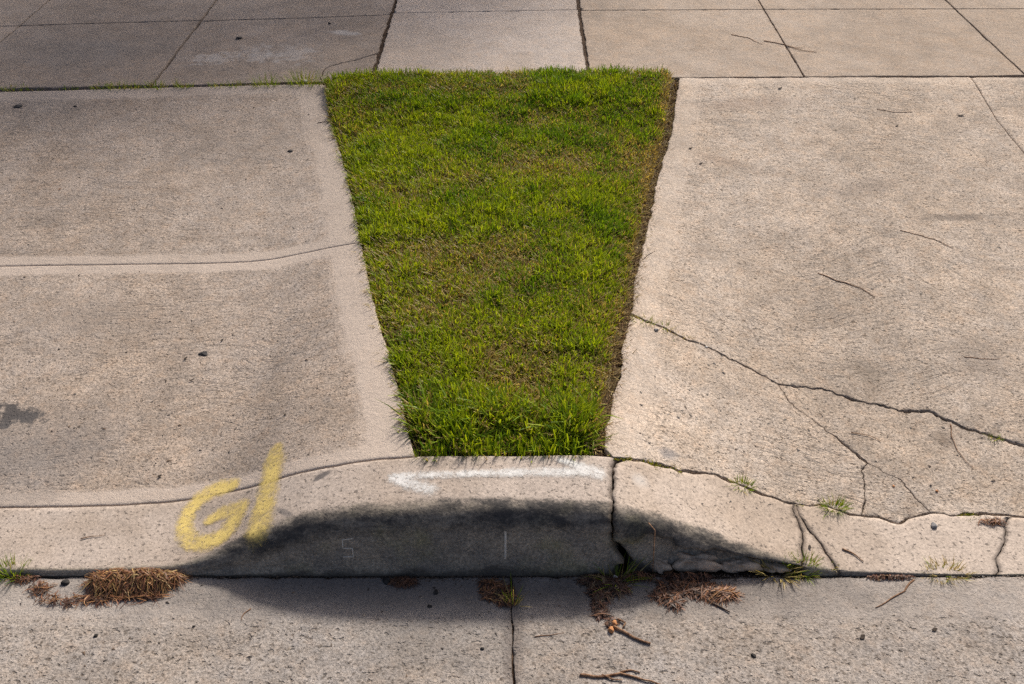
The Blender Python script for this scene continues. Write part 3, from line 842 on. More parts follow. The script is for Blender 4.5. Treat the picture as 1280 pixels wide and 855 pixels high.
# ------------------------------------------------------------------ blades
def blade_mesh(base, h, w, az, lean, curl, col0, col1, tipw=.3, seg=3):
    """base (N,3); az direction of lean; col0 at foot, col1 at tip"""
    N = len(base)
    d = np.stack([np.cos(az), np.sin(az), np.zeros(N)], 1)
    side_a = az + np.pi / 2 + RNG.normal(0, .5, N)
    s = np.stack([np.cos(side_a), np.sin(side_a), np.zeros(N)], 1)
    V = np.zeros((N, (seg + 1) * 2, 3)); Cc = np.zeros((N, (seg + 1) * 2, 3))
    for i in range(seg + 1):
        t = i / seg
        ang = lean * t + curl * t * t * .5
        up = np.cos(np.minimum(lean * .6 + curl * t * .6, 1.7)) * t
        out = np.sin(lean) * t + curl * .5 * t * t
        c = base + d * (h * out)[:, None]; c[:, 2] += h * np.maximum(up, 0)
        ww = w * (1 - (1 - tipw) * t ** 2.2)
        V[:, 2 * i] = c - s * (ww / 2)[:, None]; V[:, 2 * i + 1] = c + s * (ww / 2)[:, None]
        cc = col0 + (col1 - col0) * min(1, t * 1.6)
        Cc[:, 2 * i] = cc; Cc[:, 2 * i + 1] = cc
    m = (seg + 1) * 2
    F = np.concatenate([np.stack([np.arange(N) * m + 2 * i + a for a in (0, 1, 3, 2)], 1) for i in range(seg)])
    return V.reshape(-1, 3), F, Cc.reshape(-1, 3)
def fast_mesh(name, V, F, col, mat, loc=(0, 0, 0), parent=None):
    me = bpy.data.meshes.new(name)
    V = V - np.asarray(loc)
    me.vertices.add(len(V)); me.vertices.foreach_set('co', V.astype(np.float32).ravel())
    me.loops.add(F.size); me.loops.foreach_set('vertex_index', F.astype(np.int32).ravel())
    me.polygons.add(len(F)); me.polygons.foreach_set('loop_start', (np.arange(len(F)) * F.shape[1]).astype(np.int32))
    me.polygons.foreach_set('loop_total', np.full(len(F), F.shape[1], np.int32))
    a = me.attributes.new('col', 'FLOAT_COLOR', 'POINT')
    c = np.ones((len(V), 4), np.float32); c[:, :3] = col; a.data.foreach_set('color', c.ravel())
    me.update(calc_edges=True); me.validate()
    me.polygons.foreach_set('use_smooth', np.ones(len(me.polygons), bool))
    me.materials.append(mat)
    o = bpy.data.objects.new(name, me); o.location = loc; COL.objects.link(o)
    if parent: o.parent = parent
    return o

GREEN = np.array([.13, .240, .008]); LIME = np.array([.315, .395, .015]); DEEP = np.array([.045, .125, .007])
STRAW = np.array([.52, .42, .17]); DRY = np.array([.40, .29, .10]); FOOT = np.array([.22, .20, .06])

gp = unproj([(408, 106), (470, 101), (560, 100.5), (735, 98.5), (838, 98), (830, 160), (810, 235), (792, 311), (779, 385), (763, 445), (748, 510), (741, 569),
             (640, 571), (519, 571), (498, 482), (466, 374), (450, 300), (434, 217), (414, 157)])[:, :2]
def zlawn(x, y):
    lfx = np.interp(y, gp[[13, 14, 15, 16, 17, 18, 0], 1], gp[[13, 14, 15, 16, 17, 18, 0], 0])
    return Z(x, y) - .010 + .008 * (fbm(x * 9, y * 9, 91, 3) - .5) + .026 * sstep(.45, .08, YS + .03 - y) - .034 * sstep(.16, .02, y - gp[:, 1].min()) - .008 * sstep(.06, 0., x - lfx)
lo, hi = gp.min(0), gp.max(0)
def scatter(n):
    p = lo + RNG.random((n, 2)) * (hi - lo)
    return p[inside(p, gp, 20000)]
gA, gB = gp, np.roll(gp, -1, axis=0)
p = scatter(240000)
# thin out where the turf is worn, clump everywhere
cl = fbm(p[:, 0] * 45, p[:, 1] * 45, 41, 2)
p = p[RNG.random(len(p)) < .45 + 1.1 * (cl - .3)]
x, y = p[:, 0], p[:, 1]
def dry_field(x, y):
    w = fbm(x * 4.3 + 2, y * 4.3, 51, 4)
    def bl(px, py, rx, ry):
        q = at(px, py); return np.exp(-((x - q[0]) / rx) ** 2 - ((y - q[1]) / ry) ** 2)
    return np.clip(sstep(.50, .68, w) * .60 + .95 * bl(690, 208, .26, .12) + .6 * bl(432, 128, .09, .10) + .45 * bl(580, 318, .18, .10) + .4 * bl(540, 375, .12, .08)
                   + .35 * bl(480, 118, .12, .08) + .25 * bl(700, 400, .2, .2) + .35 * bl(800, 205, .08, .3) + .3 * bl(640, 480, .15, .1), 0, 1)
dry = dry_field(x, y)
dfront = y - (gp[:, 1].min())                       # distance from kerb end
rt = np.interp(y, gp[4:12, 1][::-1], gp[4:12, 0][::-1]); dright = rt - x
lf_i = [13, 14, 15, 16, 17, 18, 0]
lf = np.interp(y, gp[lf_i, 1], gp[lf_i, 0]); dleft = x - lf
dback = YS + .03 - y
tall = .024 + .016 * fbm(x * 7, y * 7, 61, 3) + .030 * sstep(.24, .03, dfront) + .006 * sstep(.07, .0, dleft) + .010 * sstep(.2, .0, dback) * sstep(.3, .9, x)
tall *= 1 - .38 * sstep(.03, .0, dleft)
tall *= .62 + .8 * fbm(x * 24, y * 24, 66, 2)
tall *= (1 - .22 * dry) * (1 - .35 * sstep(.05, 0, dright))
h = tall * (.65 + .6 * RNG.random(len(p)))
az = RNG.random(len(p)) * 2 * np.pi
# edges flop outwards
flop = sstep(.03, 0, dleft); ff = sstep(.05, .0, dfront)
az = np.where(RNG.random(len(p)) < flop * .35, np.pi + RNG.normal(0, .6, len(p)), az)
az = np.where(RNG.random(len(p)) < ff, np.pi / 2 + RNG.normal(0, 1.0, len(p)), az)
lean = np.abs(RNG.normal(.36, .24, len(p))) + .0 * flop
lean = lean * (1 - .55 * ff) * (1 - .3 * flop)
curl = np.abs(RNG.normal(.35, .3, len(p))) * (1 - .7 * ff)
w = .0027 + .0023 * RNG.random(len(p)) + .0010 * sstep(.25, .05, dfront)
k = RNG.random(len(p)); tone = .5 * fbm(x * 13, y * 13, 71, 3) + .5 * fbm(x * 3.5, y * 3.5, 74, 3)
col = GREEN + (LIME - GREEN) * np.clip(sstep(.32, .62, tone) * .95 + .6 * (k - .4), 0, 1)[:, None]
col = col + (DEEP - col) * np.clip((.26 - k) * 1.8 + .6 * sstep(.2, .0, dfront), 0, .9)[:, None]  # deeper towards the kerb end: shade among front blades put in the colour
isdry = RNG.random(len(p)) < .09 + .62 * dry + .5 * sstep(.05, .0, dright)
dc = STRAW + (DRY - STRAW) * RNG.random(len(p))[:, None]
col = np.where(isdry[:, None], dc, col)
h = np.where(isdry, h * .85, h); lean = np.where(isdry, lean + .15, lean)
col *= (.8 + .4 * RNG.random(len(p)))[:, None]
foot = FOOT * .8 + col * .2
V1, F1, C1 = blade_mesh(np.c_[x, y, zlawn(x, y)], h, w, az, lean, curl, foot, col, .35)
# matted dead thatch low down
q = scatter(40000); xq, yq = q[:, 0], q[:, 1]
n = len(q)
tc = (DRY + (STRAW - DRY) * RNG.random(n)[:, None]) * (.45 + .6 * RNG.random(n))[:, None]
V2, F2, C2c = blade_mesh(np.c_[xq, yq, zlawn(xq, yq) + .002], .020 + .018 * RNG.random(n), .0020 + .001 * RNG.random(n), RNG.random(n) * 6.28, .8 + .5 * RNG.random(n), RNG.random(n) * .6, tc, tc, .5)
# long loose blades at the kerb end
sel = np.where((dfront < .16) & (dfront > .025) & (RNG.random(len(p)) < .10))[0]
nb = len(sel)
cb = (GREEN + (LIME - GREEN) * (RNG.random(nb) * .8)[:, None])
V3, F3, C3 = blade_mesh(np.c_[x[sel], y[sel], zlawn(x[sel], y[sel])], .055 + .03 * RNG.random(nb), .0038 + .002 * RNG.random(nb),
                        np.where(RNG.random(nb) < .5, np.pi / 2, RNG.random(nb) * 6.28) + RNG.normal(0, .7, nb), .3 + .4 * RNG.random(nb), .4 + .6 * RNG.random(nb), FOOT * .5 + cb * .4, cb, .12)
VV = np.vstack([V1, V2, V3]); FF = np.vstack([F1, F2 + len(V1), F3 + len(V1) + len(V2)]); CC = np.vstack([C1, C2c, C3])
lawn = fast_mesh('grass', VV, FF, CC, M['grass'])
tag(lawn, 'wedge of mown green grass between the two driveways', 'grass', kind='stuff')

# dead thatch fringe and crumbs of earth in the trench right of the lawn
tr = unproj([(842, 100), (834, 165), (815, 235), (798, 311), (785, 375), (772, 430), (765, 470), (754, 515), (746, 560)])[:, :2]
tq, ts = resample(tr, .002)
n = 6500
i = RNG.integers(0, len(tq), n); off = RNG.normal(-.003, .009, n)
bx, by = tq[i, 0] + off, tq[i, 1] + RNG.normal(0, .004, n)
tc = (np.array([.20, .105, .055]) + (STRAW - np.array([.20, .105, .055])) * (RNG.random(n) ** 1.6)[:, None]) * (.45 + .7 * RNG.random(n))[:, None]
V, F, Cq = blade_mesh(np.c_[bx, by, zsoil(bx, by) + .002], .012 + .014 * RNG.random(n), .0016 + .0012 * RNG.random(n), RNG.random(n) * 6.28, .8 + .5 * RNG.random(n), RNG.random(n) * .7, tc, tc, .4)
tag(fast_mesh('dead_grass', V, F, Cq, M['needles']), 'brown dead grass fringe in the dirt gap right of the lawn', 'dead grass', kind='stuff')

# ------------------------------------------------------------------ weeds
def tuft(name, px, py, n, h, spread, label, cat='weed', group=None, straw=.15, along=None, green=None, wid=.0019, lean=.5):
    x0, y0, z0 = at(px, py)
    a = RNG.random(n) * 2 * np.pi; r = np.sqrt(RNG.random(n)) * spread
    bx = x0 + np.cos(a) * r * (along or 1.0); by = y0 + np.sin(a) * r * .45
    hh = h * (.45 + .65 * RNG.random(n))
    az = a + RNG.normal(0, .5, n)
    ln = np.abs(RNG.normal(lean, .3, n)); cu = np.abs(RNG.normal(.28, .2, n))
    gcol = np.array(green) if green is not None else GREEN
    c = gcol + (LIME - gcol) * (RNG.random(n) * .8)[:, None]
    d = RNG.random(n) < straw
    c = np.where(d[:, None], STRAW * (.6 + .5 * RNG.random(n))[:, None], c)
    zz = np.minimum(Z(bx, by), z0 + .01) - .006
    V, F, Cc = blade_mesh(np.c_[bx, by, zz], hh, wid * (.7 + .6 * RNG.random(n)), az, ln, cu, c * .7 + FOOT * .3, c, .15)
    o = fast_mesh(name, V, F, Cc, M['grass'], loc=(x0, y0, z0 - .006))
    tag(o, label, cat, group); return o
JG = 'weeds in the joint between sidewalk and driveway'
for (px, n, h, sp, lab) in [
        (17, 60, .026, .045, 'small weed in the sidewalk joint just above the flattened gum spot'),
        (44, 18, .014, .03, 'barest wisp of weed in the sidewalk joint beside the gum spot weed'),
        (86, 34, .016, .035, 'low weed in the sidewalk joint above the small black fleck'),
        (128, 60, .024, .045, 'weed at the far end of the long green fringe in the sidewalk joint'),
        (148, 80, .030, .045, 'thickest weed of the long green fringe in the sidewalk joint'),
        (168, 60, .025, .04, 'weed of the long green fringe, left of the slab joint'),
        (194, 80, .027, .05, 'weed in the sidewalk joint where a slab joint meets the driveway'),
        (229, 70, .030, .04, 'rounded weed in the sidewalk joint just past the slab joint'),
        (274, 56, .025, .04, 'weed in the sidewalk joint below the whitish smears'),
        (296, 50, .025, .035, 'weed in the sidewalk joint next to the second tallest tuft')]:
    tuft('grass_tuft', px, 111.5 - px * .014, n, h, sp, lab, 'weed', JG, .2)
tuft('grass_tuft', 333, 106, 90, .05, .05, 'second tallest grass tuft in the sidewalk joint', 'weed', JG, .2)
tuft('grass_tuft', 381, 105, 150, .062, .06, 'tallest grass tuft in the sidewalk joint, at the lawn corner', 'weed', JG, .2)
tuft('grass_tuft', 14, 719, 130, .042, .028, 'small green grass tuft in the gutter line beside trailing brown needles', 'weed', None, .1)
tuft('grass_tuft', 641, 755, 34, .055, .012, 'thin upright grass tuft at the end of the gutter joint', 'weed', None, .35, lean=.25)
tuft('grass_tuft', 772, 726, 60, .06, .03, 'sprawling grass tuft at the foot of the cracked curb', 'weed', None, .35, lean=.8)
tuft('grass_tuft', 1002, 712, 150, .030, .03, 'green grass tuft in the forked crack of the low curb', 'weed', None, .25, lean=.7)
tuft('dry_tuft', 972, 716, 90, .042, .03, 'pale dry grass tuft under the end of the broken curb', 'dry grass', None, .92, lean=1.0, wid=.003)
tuft('dry_tuft', 1182, 718, 150, .028, .04, 'dry grass tuft in the gutter line beside the low cracked curb', 'dry grass', None, .8, lean=.9)
tuft('grass_tuft', 1043, 635, 130, .028, .024, 'bright green grass tuft in the crack along the driveway foot', 'weed', None, .12, lean=.8)
tuft('grass_tuft', 929, 608, 90, .024, .022, 'short green grass tuft where the driveway crack steps down', 'weed', None, .2, lean=.8)
tuft('grass_tuft', 806, 402, 50, .026, .03, 'yellow green grass tuft in the long crack beside the lawn', 'weed', None, .35, lean=.8)
tuft('grass_tuft', 852, 421, 26, .02, .022, 'sparse pale grass tuft along the long driveway crack', 'weed', None, .6, lean=.8)
tuft('grass_tuft', 832, 410, 26, .024, .022, 'thin dry grass tuft in the long crack, second from the lawn', 'weed', None, .6, lean=.8)
tuft('grass_tuft', 1243, 548, 34, .018, .014, 'tiny grass tuft far along the long driveway crack', 'weed', None, .2)
tuft('grass_tuft', 1000, 630, 20, .012, .012, 'tiny yellow weed at the fork of the driveway crack', 'weed', None, .1, green=(.3, .26, .02))
tuft('grass_tuft', 536, 571, 40, .028, .03, 'short weed at the left corner of the curb and lawn', 'weed', None, .3)
MG = 'moss in the driveway crack'
for (px, py, n, sp, lab) in [(775, 570, 140, .022, 'yellow green moss at the lawn corner of the curb'), (812, 579, 120, .022, 'brown green moss in the crack behind the curb near the lawn'),
                             (840, 586, 90, .02, 'rusty moss patch in the crack behind the broken curb'), (1212, 646, 150, .022, 'olive moss in the widest part of the driveway crack'),
                             (1042, 708, 60, .016, 'moss at the foot of the forked curb crack')]:
    tuft('moss', px, py, n, .009, sp, lab, 'moss', MG, .3, green=(.13, .11, .02), wid=.003, lean=.9)

# ------------------------------------------------------------------ litter
RUST = [(.26, .11, .05), (.33, .17, .07), (.18, .075, .04), (.12, .06, .035)]
DARKB = [(.10, .055, .038), (.15, .07, .045), (.07, .045, .035), (.20, .10, .055)]
def needles(name, spots, n, L, label, cat, cols, height=.012, wid=.0013, az0=0, azs=3.2, group=None):
    """a matted pile of dry needles; spots: (px,py,rx,ry,weight)"""
    wts = np.array([s[4] for s in spots], float); wts /= wts.sum()
    ii = RNG.choice(len(spots), n, p=wts)
    cxy = np.array([at(s[0], s[1])[:2] for s in spots]); rr = np.array([(s[2], s[3]) for s in spots])
    a = RNG.random(n) * 6.283; r = np.sqrt(RNG.random(n))
    cx = cxy[ii, 0] + np.cos(a) * r * rr[ii, 0]; cy = cxy[ii, 1] + np.sin(a) * r * rr[ii, 1]
    cy = np.minimum(cy, YG - .006) if all(s[1] > 700 for s in spots) else cy
    hz = height * (1 - r ** 2) * RNG.random(n) + .0016
    az = az0 + RNG.normal(0, azs, n); ll = L * (.35 + .8 * RNG.random(n)); bend = RNG.normal(0, 1.1, n); arch = RNG.random(n) * height * .9
    seg = 4; Vv = np.zeros((n, (seg + 1) * 2, 3)); 
    cc = np.array(cols)[RNG.integers(0, len(cols), n)] * (.55 + .7 * RNG.random(n))[:, None]
    for s in range(seg + 1):
        t = s / seg - .5
        ang = az + bend * t
        px_ = cx + np.cos(ang) * ll * t; py_ = cy + np.sin(ang) * ll * t
        py_ = np.minimum(py_, YG - .002) if all(q[1] > 700 for q in spots) else py_
        gz = np.where(py_ < YG, zg(px_, py_), Z(px_, py_))
        pz = gz + hz + arch * (1 - 4 * t * t)
        w = wid * (.6 + .6 * RNG.random(n)) * (1 - 1.2 * abs(t)) 
        sx, sy = -np.sin(ang), np.cos(ang)
        tw = RNG.normal(0, .4, n)
        Vv[:, 2 * s] = np.stack([px_ - sx * w, py_ - sy * w, pz - tw * w], 1)
        Vv[:, 2 * s + 1] = np.stack([px_ + sx * w, py_ + sy * w, pz + tw * w], 1)
    m = (seg + 1) * 2
    F = np.concatenate([np.stack([np.arange(n) * m + 2 * i + k for k in (0, 1, 3, 2)], 1) for i in range(seg)])
    loc = (*cxy[0], float(zg(*cxy[0])) if cxy[0][1] < YG else float(Z(*cxy[0])))
    o = fast_mesh(name, Vv.reshape(-1, 3), F, np.repeat(cc, m, 0), M['needles'], loc=loc)
    tag(o, label, cat, group); return o
RUST = [(.26, .11, .05), (.33, .17, .07), (.18, .075, .04), (.12, .06, .035)]
GOLD = [(.40, .26, .10), (.46, .33, .15), (.30, .17, .07), (.22, .10, .05), (.14, .07, .04)]
needles('needle_pile', [(150, 727, .045, .030, 1.0), (180, 727, .04, .026, 1.0), (196, 727, .05, .022, .6), (130, 730, .025, .02, .3)], 2600, .062,
        'matted golden brown pile of dry pine needles against the low curb', 'needle pile', GOLD + RUST + RUST[:3], .020, .0011)
needles('needle_trail', [(205, 724, .03, .008, 1), (160, 748, .08, .006, .6), (120, 748, .05, .006, .4)], 170, .075, 'loose rusty needles fringing the golden needle pile', 'needles', RUST, .005, .0012, 0, .35)
needles('needle_trail', [(30, 722, .03, .014, 1), (48, 738, .02, .018, .9), (62, 750, .02, .008, .5), (74, 753, .02, .006, .4), (88, 754, .014, .006, .5), (108, 753, .02, .005, .3), (125, 752, .01, .006, .3)], 170, .04,
        'thin rusty trail of needles leading from the gutter tuft', 'needles', RUST + DARKB, .006, .0012)
needles('needle_pile', [(622, 742, .035, .022, 1), (632, 752, .016, .012, .6), (612, 732, .025, .012, .5)], 420, .03, 'dark red needle litter at the head of the gutter joint', 'needle pile', DARKB + RUST[:2], .006, .0012)
needles('needle_pile', [(505, 729, .028, .010, 1)], 170, .026, 'small dark red litter patch at the foot of the full curb', 'needle pile', DARKB, .006, .0012)
needles('needle_pile', [(745, 728, .035, .014, 1), (765, 735, .03, .02, 1), (750, 745, .02, .016, .6)], 520, .04, 'dark matted litter under the grass at the cracked curb', 'needle pile', DARKB + [(.24, .17, .10)], .008, .0014)
needles('needle_trail', [(748, 757, .012, .012, 1), (752, 768, .012, .010, 1), (764, 780, .010, .012, .7)], 200, .030, 'dark litter trail running to the orange buds in the gutter', 'needles', DARKB, .005, .0014)
needles('needle_pile', [(855, 733, .055, .014, 1), (835, 746, .03, .012, .6), (878, 741, .045, .012, .8), (842, 756, .016, .007, .3)], 560, .045, 'dark brown root litter below the broken curb', 'needle pile', DARKB + RUST[:1], .006, .0014)
needles('needle_pile', [(900, 744, .030, .012, 1)], 260, .05, 'reddish fan of pine needles beside the dark root litter', 'needle pile', RUST, .008, .0012, .35, .5)
needles('needle_pile', [(860, 722, .05, .010, 1), (800, 722, .03, .010, .8)], 300, .03, 'brown litter wedged in the broken foot of the curb', 'needle pile', DARKB + RUST[:1], .012, .0014)
needles('needle_trail', [(1110, 716, .05, .005, 1)], 90, .02, 'few dry crumbs in the gutter line before the low curb', 'needles', GOLD[2:] + DARKB, .006, .0014)
needles('needle_trail', [(1240, 653, .03, .006, 1)], 60, .03, 'rusty needles in the wide driveway crack', 'needles', RUST, .005, .0013)

def tube(name, pts, r0, r1, mat, parent=None, loc=None, sides=6):
    P = np.asarray(pts, float); d = np.r_[0, np.cumsum(np.linalg.norm(np.diff(P, axis=0), axis=1))]
    V = []; F = []; n = len(P)
    for i in range(n):
        t = P[min(i + 1, n - 1)] - P[max(i - 1, 0)]; t /= np.linalg.norm(t) + 1e-9
        a = np.cross(t, (0, 0, 1)); a /= np.linalg.norm(a) + 1e-9; b = np.cross(a, t)
        r = r0 + (r1 - r0) * d[i] / d[-1]; r *= .85 + .3 * vnoise(i * .7, 3.3)
        for k in range(sides):
            an = 2 * math.pi * k / sides; V.append(P[i] + (a * math.cos(an) + b * math.sin(an)) * r)
        if i:
            for k in range(sides):
                k2 = (k + 1) % sides; F.append([(i - 1) * sides + k, (i - 1) * sides + k2, i * sides + k2, i * sides + k])
    F.append(list(range(sides))[::-1]); F.append([(n - 1) * sides + k for k in range(sides)])
    return mesh_obj(name, V, F, mat, parent, loc=loc)
def ground_path(px, r, jit=.006, step=.006):
    p = unproj(px)[:, :2]; q, s = resample(p, step)
    seed = int(px[0][0])
    q = q + tang_norm(q) * ((fbm(s * 18, s * 0 + seed, seed, 3) - .5) * 2 * jit)[:, None]
    z = np.where(q[:, 1] < YG, zg(q[:, 0], q[:, 1]), Z(q[:, 0], q[:, 1])) + r * .8
    z = z + .003 * np.clip(fbm(s * 14, s * 0 + seed, seed + 3, 2) - .45, 0, 1)
    return np.c_[q, z]
def twig(px, r, label, mat='twig', branches=(), group=None):
    r *= .68 if px[0][1] < 620 else 1
    P = ground_path(px, r)
    loc = tuple(P[0] - np.array([0, 0, r]))
    if branches:
        o = empty('twig', loc); tag(o, label, 'twig', group)
        tube('stem', P - np.array(loc), r, r * .5, M[mat], o)
        for b in branches:
            tube('side_shoot', ground_path(b, r * .6) + np.array([0, 0, r * .4]) - np.array(loc), r * .6, r * .3, M[mat], o)
    else:
        o = tube('twig', P, r, r * .45, M[mat], None, loc); tag(o, label, 'twig', group)
    return o
twig([(914, 43.5), (935, 47), (953, 56)], .0022, 'short bent twig on the tan sidewalk slab')
twig([(955, 51), (980, 56), (1000, 63), (1021, 65.5)], .0026, 'longer twig crossing a sidewalk joint', branches=[[(985, 57.5), (995, 60), (1004, 60)]])
twig([(1096, 137), (1115, 140), (1140, 141)], .0022, 'straight thin twig near the sidewalk end of the cracked driveway')
twig([(1125, 289), (1150, 294), (1172, 302), (1192, 311)], .0022, 'slim brown twig in the middle of the cracked driveway')
twig([(1022, 342), (1050, 352), (1075, 360), (1094, 372)], .0024, 'brown curved twig on the cracked driveway above the long crack')
twig([(1205, 446), (1225, 449), (1250, 449)], .002, 'thin flat twig beside a grey stained patch of driveway')
twig([(1187, 530), (1190, 548), (1198, 565), (1216, 586)], .0018, 'curved reddish stem hanging from the long crack')
twig([(1064, 541), (1085, 545), (1101, 553)], .0016, 'fine reddish stem beside the branching crack')
twig([(1141, 725), (1130, 740), (1112, 750), (1094, 760)], .0022, 'rusty bent twig in the gutter below the low curb')
twig([(1053, 686), (1066, 693), (1079, 703)], .0020, 'short dark twig on the low cracked curb')
twig([(874, 745), (890, 753), (913, 765)], .0032, 'dark stick among the root litter below the broken curb', 'twig_dark')
twig([(806, 698), (815, 708), (824, 719)], .0016, 'pale straight straw leaning at the broken curb foot')
twig([(725, 846), (752, 845), (775, 840), (800, 848), (830, 856)], .0034, 'reddish brown branching twig lying on the rough gutter', branches=[[(752, 845), (765, 850), (778, 852)], [(775, 840), (790, 838), (800, 842)]])
twig([(312, 760), (303, 768), (300, 776)], .0013, 'tiny curved stem in the shaded gutter')
twig([(668, 795), (690, 793), (705, 790)], .0012, 'hair thin stem right of the gutter joint')
twig([(101, 674), (115, 670), (131, 669)], .0012, 'hair thin stem on the low curb above the needle pile')
twig([(397, 154), (409, 152), (418, 150)], .0016, 'dark stem poking out of the lawn over the driveway edge', 'twig_dark')
twig([(805, 325), (812, 318), (818, 314)], .0016, 'dark stem sticking out of the dirt gap right of the lawn', 'twig_dark')
# twig with buds
bt = twig([(766, 786), (780, 793), (797, 800), (813, 806)], .0042, 'brown twig with two orange buds in the gutter', branches=[[(772, 776), (782, 780), (778, 786)]])
for (px, py, s) in ((768, 781, .007), (764, 789, .0075)):
    x0, y0, z0 = at(px, py); b_ = rock('bud', (x0 - bt.location.x, y0 - bt.location.y, .006), (s * .8, s, s * .75), M['bud'], bt, seed=int(px), sub=3, rough=.12)

# pebbles, gum and grit
def pebble(px, py, s, mat, label, cat='pebble', group=None):
    x0, y0, z0 = at(px, py)
    if y0 < YG: z0 = float(zg(x0, y0))
    s *= .72
    o = rock('pebble', (x0, y0, z0 + s * .32), (s, s * .75, s * .5), M[mat], None, seed=int(px), rot=px)
    tag(o, label, cat, group); return o
pebble(820, 413, .0095, 'pebble_grey', 'grey pebble beside the long crack close to the lawn')
pebble(1167, 658, .012, 'pebble_grey', 'oval grey pebble on the low curb below the driveway crack')
pebble(382, 102, .013, 'pebble_white', 'white pebble in the tallest sidewalk joint tuft')
pebble(769, 722, .008, 'pebble_white', 'white pebble in the sprawling tuft at the cracked curb')
pebble(942, 820, .008, 'grit_black', 'black pebble alone on the sunlit rough gutter')
pebble(120, 795, .007, 'grit_black', 'black pebble on the gutter below the needle pile')
pebble(82, 729, .013, 'grit_black', 'black lump at the foot of the low curb beside the needle trail')
pebble(483, 727, .014, 'grit_black', 'round black lump at the foot of the full curb')
pebble(545, 741, .009, 'grit_black', 'black pebble in the kerb shade right of the round lump')
pebble(537, 758, .007, 'grit_black', 'small black pebble lower in the kerb shade')
pebble(603, 811, .006, 'grit_black', 'small black pebble left of the gutter joint')
pebble(242, 783, .004, 'grit_black', 'tiny black pebble on the edge of the smooth gutter band')
pebble(1126, 724, .006, 'leaf_brown', 'tiny brown crumb in the gutter line')
pebble(883, 434, .0055, 'pebble_white', 'tiny pale pebble lodged in the long crack')
pebble(1117, 608, .005, 'bud', 'orange crumb above the driveway crack')
pebble(1171, 614, .005, 'bud', 'orange crumb farther along the driveway crack')
def gum(px, py, s, label):
    x0, y0, z0 = at(px, py)
    o = rock('gum_spot', (x0, y0, z0 + .0005), (s, s * .8, .0035), M['gum'], None, seed=int(px), sub=4, rough=.35)
    tag(o, label, 'gum spot'); return o
gum(23, 133, .017, 'flattened black gum spot near the top of the left driveway')
gum(94, 133, .006, 'small black fleck right of the flattened gum spot')
gum(299, 47.5, .014, 'flattened black gum spot on the grey sidewalk')
gum(412, 29, .006, 'small dark fleck on the grey sidewalk')
gum(593, 51, .006, 'small dark fleck on the pale sidewalk slab')
gum(511, 8, .006, 'small dark fleck by the joint of the pale sidewalk slab')
gum(363, 189, .009, 'dark fleck on the left driveway near the lawn')
gum(255, 442, .012, 'elongated dark fleck in the middle of the left driveway')
def leaf(px, py, L, W, az, mat, label, curl=.02, group=None):
    L *= .85; W *= .7
    x0, y0, z0 = at(px, py)
    if y0 < YG: z0 = float(zg(x0, y0))
    V = []; F = []; nu, nv = 7, 5
    for i in range(nu):
        u = i / (nu - 1) * 2 - 1
        hw = W * (1 - abs(u) ** 1.8) * .5 + .0005
        for j in range(nv):
            v = j / (nv - 1) * 2 - 1
            V.append((u * L / 2, v * hw + .08 * L * math.sin(2.2 * u), .001 + curl * hw * v * v + .10 * L * max(0, u) ** 2 + .0004))
            if i and j: k = i * nv + j; F.append([k - nv - 1, k - nv, k, k - 1])
    V = np.array(V); c, s = math.cos(az), math.sin(az)
    W2 = np.c_[V[:, 0] * c - V[:, 1] * s, V[:, 0] * s + V[:, 1] * c, V[:, 2]]
    o = mesh_obj('leaf', W2, F, M[mat]); o.location = (x0, y0, z0 + .0012); tag(o, label, 'leaf', group)
    md = o.modifiers.new('thick', 'SOLIDIFY'); md.thickness = .0007
    return o
leaf(863, 186, .018, .010, .2, 'leaf_dark', 'curled black leaf scrap beside the upper lawn edge')
leaf(876, 205, .018, .008, .4, 'leaf_dark', 'thin black leaf scrap just below the curled one')
leaf(975, 111, .022, .014, .3, 'leaf_dark', 'ragged black leaf scrap near the sidewalk end of the cracked driveway')
leaf(1201, 145, .030, .014, -.2, 'leaf_dark', 'largest black leaf scrap by the driveway joint')
leaf(1121, 158, .014, .008, .1, 'leaf_dark', 'small black leaf scrap left of the largest one')
leaf(1012, 685, .012, .008, 1.2, 'leaf_dark', 'black chip on the small curb wedge')
leaf(1078, 797, .016, .012, .5, 'leaf_dark', 'dark leaf crumb on the rough gutter at the right')
leaf(1168, 788, .014, .010, .1, 'leaf_dark', 'dark leaf crumb at the edge of the smooth gutter band')
leaf(836, 716, .028, .018, .2, 'leaf_brown', 'rusty leaf in the broken curb foot')
leaf(278, 426, .013, .006, .7, 'leaf_dark', 'thin black scrap in the middle of the left driveway')
leaf(240, 476, .016, .005, .3, 'leaf_dark', 'slim black scrap lower on the left driveway')
leaf(232, 449, .012, .007, .5, 'leaf_dark', 'black scrap beside the elongated fleck')
leaf(200, 596, .012, .008, .4, 'leaf_dark', 'black scrap above the yellow letter')
leaf(75, 237, .012, .006, .2, 'leaf_brown', 'small brown scrap on the upper left driveway')

